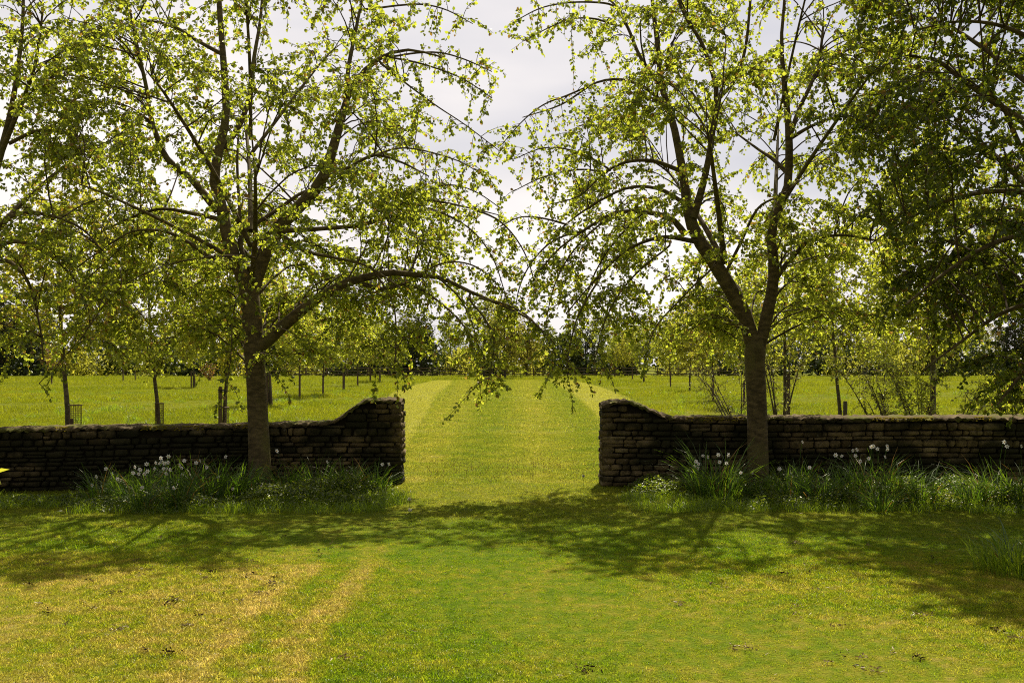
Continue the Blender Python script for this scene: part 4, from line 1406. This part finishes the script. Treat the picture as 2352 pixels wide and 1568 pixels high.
# shaded underwood: one mass
mb = MB()
nu = 40000
x = RNG.uniform(-98, 98, nu)
y = 147 + RNG.uniform(0, 16, nu)
gap = (np.abs(x - P(1490, 0, 150)[0]) < 1.4)
hm = 4.2 + 1.6 * np.sin(x * .31) + 1.2 * np.sin(x * .83 + 1)
z = hm * RNG.uniform(0, 1, nu) ** .8
p = np.stack([x, y, z], axis=1)[~gap]
mb.leaves(p, RNG.normal(0, 1, p.shape), RNG.normal(0, 1, p.shape), RNG.uniform(.35, .8, len(p)), RNG.uniform(.3, .6, len(p)))
pale = np.repeat(np.sin(p[:, 0] * .55) + np.sin(p[:, 0] * .21 + 2) + RNG.normal(0, .5, len(p)) > .35, 1).astype(np.int32)
mb.mi = [np.concatenate([pale, pale])]
tag(link('underwood', mb.mesh('underwood', [LEAF_DARK, LEAF_WOOD])), 'dark shaded underwood along the foot of the far wood', 'underwood', kind='stuff')

# post and rail fence along the wood
fr = empty('rail_fence', (P(1000, 0, 142)[0], 142, 0), 'dark post and rail fence along the foot of the far wood', 'fence')
mb = MB().box((0, 0, .62), (.13, .13, 1.36))
pm = mb.mesh('post', WOOD)
mb = MB().box((0, 0, 0), (2.92, .045, .11))
rm = mb.mesh('rail', WOOD)
for i in range(24):
    xx = P(560, 0, 142)[0] + i * 2.95 - fr.location.x
    link('post', pm, fr, (xx, 0, 0))
    for zz in (.35, .75, 1.15):
        link('rail', rm, fr, (xx + 1.475, -.09, zz))


# ------------------------------------------------------------------ beds at the foot of the walls
def strap_clump(rng, n, rad, h0, h1, w0, w1, b0, b1, mat, name='leaves'):
    mb = MB()
    a = rng.uniform(0, 2 * np.pi, n)
    r = rad * np.sqrt(rng.uniform(0, 1, n))
    p = np.stack([r * np.cos(a), r * np.sin(a), np.zeros(n) - .01], axis=1)
    da = a + rng.normal(0, .7, n)
    d = np.stack([np.cos(da), np.sin(da), np.zeros(n)], axis=1)
    mb.blades(p, d, rng.uniform(h0, h1, n), rng.uniform(w0, w1, n), rng.uniform(b0, b1, n))
    return mb.mesh(name, mat)


def flower_meshes():
    """one six-petalled white narcissus, facing -Y, with a small cup"""
    mb = MB()
    a = np.arange(6) / 6 * 2 * np.pi
    d = np.stack([np.cos(a), np.where(np.arange(6) % 2, .10, .0), np.sin(a)], axis=1)
    nn = np.tile(np.array([[0, -1.0, 0]]), (6, 1))
    mb.leaves(d * .004, d, nn, np.full(6, .028), np.full(6, .019), fold=.1)
    pet = mb.mesh('petals', PETAL)
    mb = MB()
    k = np.arange(7)
    v = np.concatenate([np.stack([.003 * np.cos(k), np.full(7, -.002), .003 * np.sin(k)], axis=1)])
    a = np.arange(8) / 8 * 2 * np.pi
    v1 = np.stack([.003 * np.cos(a), np.full(8, -.001), .003 * np.sin(a)], axis=1)
    v2 = np.stack([.0075 * np.cos(a), np.full(8, -.009), .0075 * np.sin(a)], axis=1)
    mb.add(np.concatenate([v1, v2]), np.array([[i, (i + 1) % 8, 8 + (i + 1) % 8, 8 + i] for i in range(8)]))
    cup = mb.mesh('cup', CORONA)
    return pet, cup


PET, CUP = flower_meshes()
clump_rng = np.random.default_rng(77)
CLUMP_MESH = [strap_clump(clump_rng, 150, .18, .26, .60, .006, .012, .25, 1.25, STRAP) for _ in range(4)]
WHERE = {}


def conv(zx, zy, ox, oy, s):
    return ((zx / s + ox) * .91875, (zy / s + oy) * .91875)


fl_left = [conv(a, b, 180, 1100, 4.704) for a, b in ((400, 335), (285, 430), (470, 395), (235, 530), (535, 455), (572, 468), (740, 315), (800, 345), (720, 385), (785, 395), (850, 395), (888, 365), (878, 280), (970, 335), (985, 265),
           (1045, 210), (1135, 190), (1025, 272), (1060, 258), (1088, 272), (1128, 260), (1078, 335), (1115, 335), (1155, 345), (1110, 390), (1265, 295), (1290, 325), (1320, 240), (1300, 405), (1460, 265), (1505, 240), (1805, 195), (1585, 320), (1720, 430),
           (825, 555), (1195, 560), (1640, 635), (1710, 620), (1890, 570))]
fl_left += [conv(a, b, 560, 960, 4.704) for a, b in ((622, 785), (1215, 915), (1862, 942), (1940, 937), (1840, 1225), (445, 1205))]
fl_right = [conv(a, b, 1480, 960, 4.704) for a, b in ((1305, 840), (1365, 855), (1485, 830), (1605, 830), (1222, 908), (1252, 938), (1205, 965), (1245, 988), (1500, 915), (1582, 930), (2200, 1000), (1750, 1040), (1890, 1045))]
fl_right += [conv(a, b, 1860, 760, 2.904) for a, b in ((425, 1000), (790, 1062), (820, 1056), (665, 1095), (710, 1102), (810, 1100), (940, 1030), (968, 1050), (925, 1036), (1040, 1030), (1042, 1055), (1025, 1107), (905, 1120), (845, 1140), (475, 1185), (260, 1195), (1055, 1315), (1890, 1000), (1910, 1032), (2015, 1030))]
clumps = [  # px, depth, size, label
    (235, 12.0, 1.0, 'leftmost daffodil clump of the left bed with outward leaning leaves'),
    (300, 11.7, 1.0, 'daffodil clump second from the left end of the left bed'),
    (355, 11.9, 1.05, 'daffodil clump with several white blooms left of the densest cluster'),
    (425, 12.1, 1.15, 'daffodil clump with the densest cluster of white blooms'),
    (400, 11.4, .85, 'daffodil clump low at the front edge of the left bed'),
    (470, 11.9, 1.1, 'daffodil clump just right of the densest white cluster'),
    (530, 12.2, 1.15, 'tall leafy daffodil clump a little left of the big left trunk'),
    (330, 11.2, .75, 'short grassy clump at the front corner of the left bed'),
    (565, 12.5, .95, 'daffodil clump tight against the left side of the big left trunk'),
    (655, 12.6, .95, 'daffodil clump right of the big left trunk with one tall bloom'),
    (730, 12.7, 1.0, 'leafy daffodil clump before the middle of the sloping left wall'),
    (800, 12.6, 1.0, 'leafy daffodil clump before the rise of the left wall'),
    (860, 12.8, .95, 'daffodil clump with two blooms at the foot of the left pier'),
    (1648, 12.2, 1.5, 'tall daffodil clump standing alone left of the forked trunk'),
    (1610, 12.4, .95, 'smaller daffodil clump on the left side of the tall lone one'),
    (1735, 12.2, .8, 'sparse daffodil clump in front of the forked trunk'),
    (1815, 12.0, 1.1, 'daffodil clump right of the forked trunk with one high bloom'),
    (1880, 11.8, 1.05, 'daffodil clump second to the right of the forked trunk'),
    (1945, 12.0, 1.1, 'daffodil clump before the middle of the right wall'),
    (2000, 12.0, 1.25, 'daffodil clump with the most white blooms in the right bed'),
    (2060, 11.8, 1.15, 'dark leafy daffodil clump right of the most blooming one'),
    (2120, 11.7, 1.15, 'dark leafy clump at the right end of the middle bed'),
    (2020, 11.2, .75, 'low clump with one white bloom at the front of the right bed'),
    (2230, 11.6, 1.0, 'dark clump beyond the grassy break in the right bed'),
    (2290, 11.7, 1.15, 'dark leafy clump near the right edge with two high blooms'),
    (2350, 11.5, 1.2, 'dark leafy clump cut by the right edge of the view'),
]
croots = []
for i, (px, Y, s, lb) in enumerate(clumps):
    root = empty('daffodil_clump', gp(px, Y), lb, 'daffodils', 'daffodil clumps at the foot of the walls')
    o = link('leaves', CLUMP_MESH[i % 4], root)
    o.scale = (s * 1.05, s * .9, s * random.uniform(1.0, 1.15))
    o.rotation_euler = (0, 0, random.uniform(0, 6.28))
    croots.append((root, px, Y))
for (fx, fy) in fl_left + fl_right:
    best = min(croots, key=lambda c: abs(c[1] - fx) + (0 if fy > 700 else 0) + 18 * max(0, (fy - 1125) / 40) * (c[2] - 11.2) + (40 if (fy > 1140 and c[2] > 11.6) else 0))
    root, px, Y = best
    w = P(fx, fy, Y - random.uniform(0, .12))
    o3 = np.array(root.location)
    tip = w - o3
    b0 = np.array([random.uniform(-.08, .08) + tip[0] * .35, random.uniform(-.05, .05), 0])
    fo = link('flower', PET, root, tip)
    k = random.uniform(.72, .95)
    fo.scale = (k, k, k)
    fo.rotation_euler = (random.uniform(-.5, .35), random.uniform(0, 1.05), random.uniform(-.9, .9))
    co = link('cup', CUP, fo)
    stem = catmull(np.array([tuple(b0) + (.0035,), tuple(b0 * .5 + tip * .5 + np.array([0, .02, .02])) + (.003,), tuple(tip + np.array([0, .022, .012])) + (.0026,), tuple(tip + np.array([0, .004, 0])) + (.0026,)]), 8)
    mb = MB().tubes(stem[None, :, :3], stem[None, :, 3], 5)
    link('stem', mb.mesh('stem', STRAP), root)

# leafy cover between the clumps
mb = MB()
regs = [(P(540, 0, 12)[0], P(905, 0, 12.5)[0], 11.3, 13.3, 9000), (P(-40, 0, 12)[0], P(230, 0, 12)[0], 11.55, 12.35, 4200), (P(210, 0, 12)[0], P(560, 0, 12)[0], 11.0, 12.9, 6000), (P(1450, 0, 12)[0], P(1800, 0, 12)[0], 12.2, 13.3, 3600), (P(1690, 0, 12)[0], P(2190, 0, 12)[0], 11.2, 13.3, 8500), (P(2180, 0, 12)[0], P(2420, 0, 12)[0], 11.0, 13.2, 4500)]
for (xa, xb, ya, yb, n) in regs:
    x = RNG.uniform(xa, xb, n)
    y = RNG.uniform(ya, yb, n)
    q = np.stack([x, y, x * 0], axis=1)
    edge = np.minimum(np.minimum(x - xa, xb - x) / .35, (y - ya) / .35).clip(0, 1)
    hh = (.06 + .20 * (.5 + .5 * snoise(q, 4.0, 9)).clip(0, 1)) * edge + .02
    if n == 4200:
        hh *= .38
    keep = (RNG.uniform(0, 1, n) < edge * 1.2 + .1)
    q[:, 2] = hh * RNG.uniform(.25, 1, n) ** .5
    q = q[keep]
    N = len(q)
    s = RNG.uniform(.5, 1.2, N)
    mb.leaves(q, RNG.normal(0, 1, (N, 3)) * np.array([1, 1, .4]) + np.array([0, 0, .25]), RNG.normal(0, .55, (N, 3)) + np.array([0, 0, 1.0]), .036 * s, .026 * s)
tag(link('ground_cover', mb.mesh('ground_cover', LEAF_COVER)), 'low leafy ground cover between the daffodils along the walls', 'ground cover', kind='stuff')
# longer uncut grass round the beds
bed_clumps = [clump_object('bed_grass_clump', STRAP_BRIGHT, 26, .11, .06, .17, .003, .006, .2, 1.0) for _ in range(3)]
qs = []
for (xa, xb, ya, yb, n) in ((P(190, 0, 11.3)[0], P(920, 0, 12)[0], 11.0, 11.7, 230), (P(600, 0, 12)[0], P(925, 0, 12)[0], 11.6, 12.6, 200), (P(1440, 0, 12)[0], P(2190, 0, 11.5)[0], 11.1, 11.8, 260), (P(2190, 0, 11.5)[0], P(2400, 0, 11.5)[0], 10.9, 11.6, 90),
                            (P(1430, 0, 12)[0], P(1800, 0, 12)[0], 11.9, 12.6, 120), (P(-60, 0, 11.7)[0], P(200, 0, 11.7)[0], 11.4, 12.2, 120)):
    qs.append(np.stack([RNG.uniform(xa, xb, n), RNG.uniform(ya, yb, n), np.zeros(n)], axis=1))
q = np.concatenate(qs)
scatter('bed_grass', q, RNG.uniform(.5, 1.15, len(q)), bed_clumps)

# broad-leaved plants at the foot of the right pier
rg = np.random.default_rng(91)


def broadleaf(px, Y, n, L, label, name='broadleaf_plant', wide=.33):
    root = empty(name, gp(px, Y), label, 'plant')
    for i in range(n):
        mb = MB()
        a = i * 2.4 + rg.uniform(-.3, .3)
        tilt = rg.uniform(.35, 1.0)
        d = np.array([math.cos(a) * math.cos(tilt), math.sin(a) * math.cos(tilt), math.sin(tilt)])
        l = L * rg.uniform(.7, 1.1)
        K = 6
        V = []
        sd = np.array([-math.sin(a), math.cos(a), 0])
        for k in range(K):
            t = k / (K - 1)
            c = d * l * t + np.array([0, 0, -.28 * l * t ** 2.4])
            wv = l * wide * math.sin(math.pi * min(.98, .12 + t * .86)) ** .9
            V += [c - sd * wv * .5 + np.array([0, 0, wv * .14]), c, c + sd * wv * .5 + np.array([0, 0, wv * .14])]
        fc = []
        for k in range(K - 1):
            fc += [(k * 3, k * 3 + 1, k * 3 + 4, k * 3 + 3), (k * 3 + 1, k * 3 + 2, k * 3 + 5, k * 3 + 4)]
        mb.add(np.array(V), np.array(fc))
        link('leaf', mb.mesh('leaf', STRAP_BRIGHT, True), root)
    return root


broadleaf(1477, 12.9, 12, .24, 'bright broad leaved dock plant at the foot of the right pier')
broadleaf(1524, 12.8, 22, .26, 'bright strap leaved plant right of the broad leaved dock', 'strap_leaf_plant', .10)
broadleaf(462, 11.6, 3, .16, 'single broad pale leaf among the daffodils', 'broadleaf_plant', .5)

# tall clump at the right edge of the lawn
root = empty('iris_clump', gp(2345, 7.9), 'tuft of long arching blades at the right edge of the lawn', 'grass tuft')
link('long_blades', strap_clump(np.random.default_rng(5), 60, .16, .28, .62, .008, .015, .35, 1.15, STRAP, 'long_blades'), root)
link('short_blades', strap_clump(np.random.default_rng(6), 420, .34, .14, .36, .005, .009, .1, .6, STRAP_BRIGHT, 'short_blades'), root)

# dandelion clocks and yellow flowers
for (px, py, lb) in ((940, 1167, 'white dandelion clock by the left pier foot, upper one'), (942, 1180, 'white dandelion clock by the left pier foot, lower one'), (1340, 1108, 'white dandelion clock left of the right pier')):
    g = G(px, py + 12)
    root = empty('dandelion', g, lb, 'dandelion')
    h = .16 if py < 1170 else .10
    mb = MB().tubes(np.array([[(0, 0, 0), (.004, 0, h * .5), (0, 0, h)]]), np.full((1, 3), .002), 4)
    link('stem', mb.mesh('stem', STRAP_BRIGHT), root)
    mb = MB()
    nn = 70
    d = unit(RNG.normal(0, 1, (nn, 3)))
    mb.leaves(np.array([0, 0, h]) + d * .006, d, RNG.normal(0, 1, (nn, 3)), np.full(nn, .018), np.full(nn, .008))
    link('seed_head', mb.mesh('seed_head', SEED), root)
mb = MB()
q = np.concatenate([frustum_points(15, 45, 1.0, 0, .16), np.stack([RNG.normal(.55, .45, 40), RNG.normal(36, .8, 40), np.zeros(40)], axis=1)])
q[:, 2] = RNG.uniform(.03, .06, len(q))
mb.leaves(q, RNG.normal(0, 1, q.shape) * np.array([1, 1, .2]), np.tile(np.array([[0, -.4, 1.0]]), (len(q), 1)), np.full(len(q), .035), np.full(len(q), .03))
tag(link('buttercups', mb.mesh('buttercups', YELLOW)), kind='stuff')
mb = MB()
n = 420
q = np.stack([RNG.uniform(-1.4, 1.6, n), RNG.normal(15.5, .9, n), RNG.uniform(.02, .07, n)], axis=1)
mb.leaves(q, np.tile(np.array([[0, 0, 1.0]]), (n, 1)), RNG.normal(0, 1, (n, 3)), np.full(n, .028), np.full(n, .012))
tag(link('plantain_heads', mb.mesh('plantain_heads', CLIP)), kind='stuff')
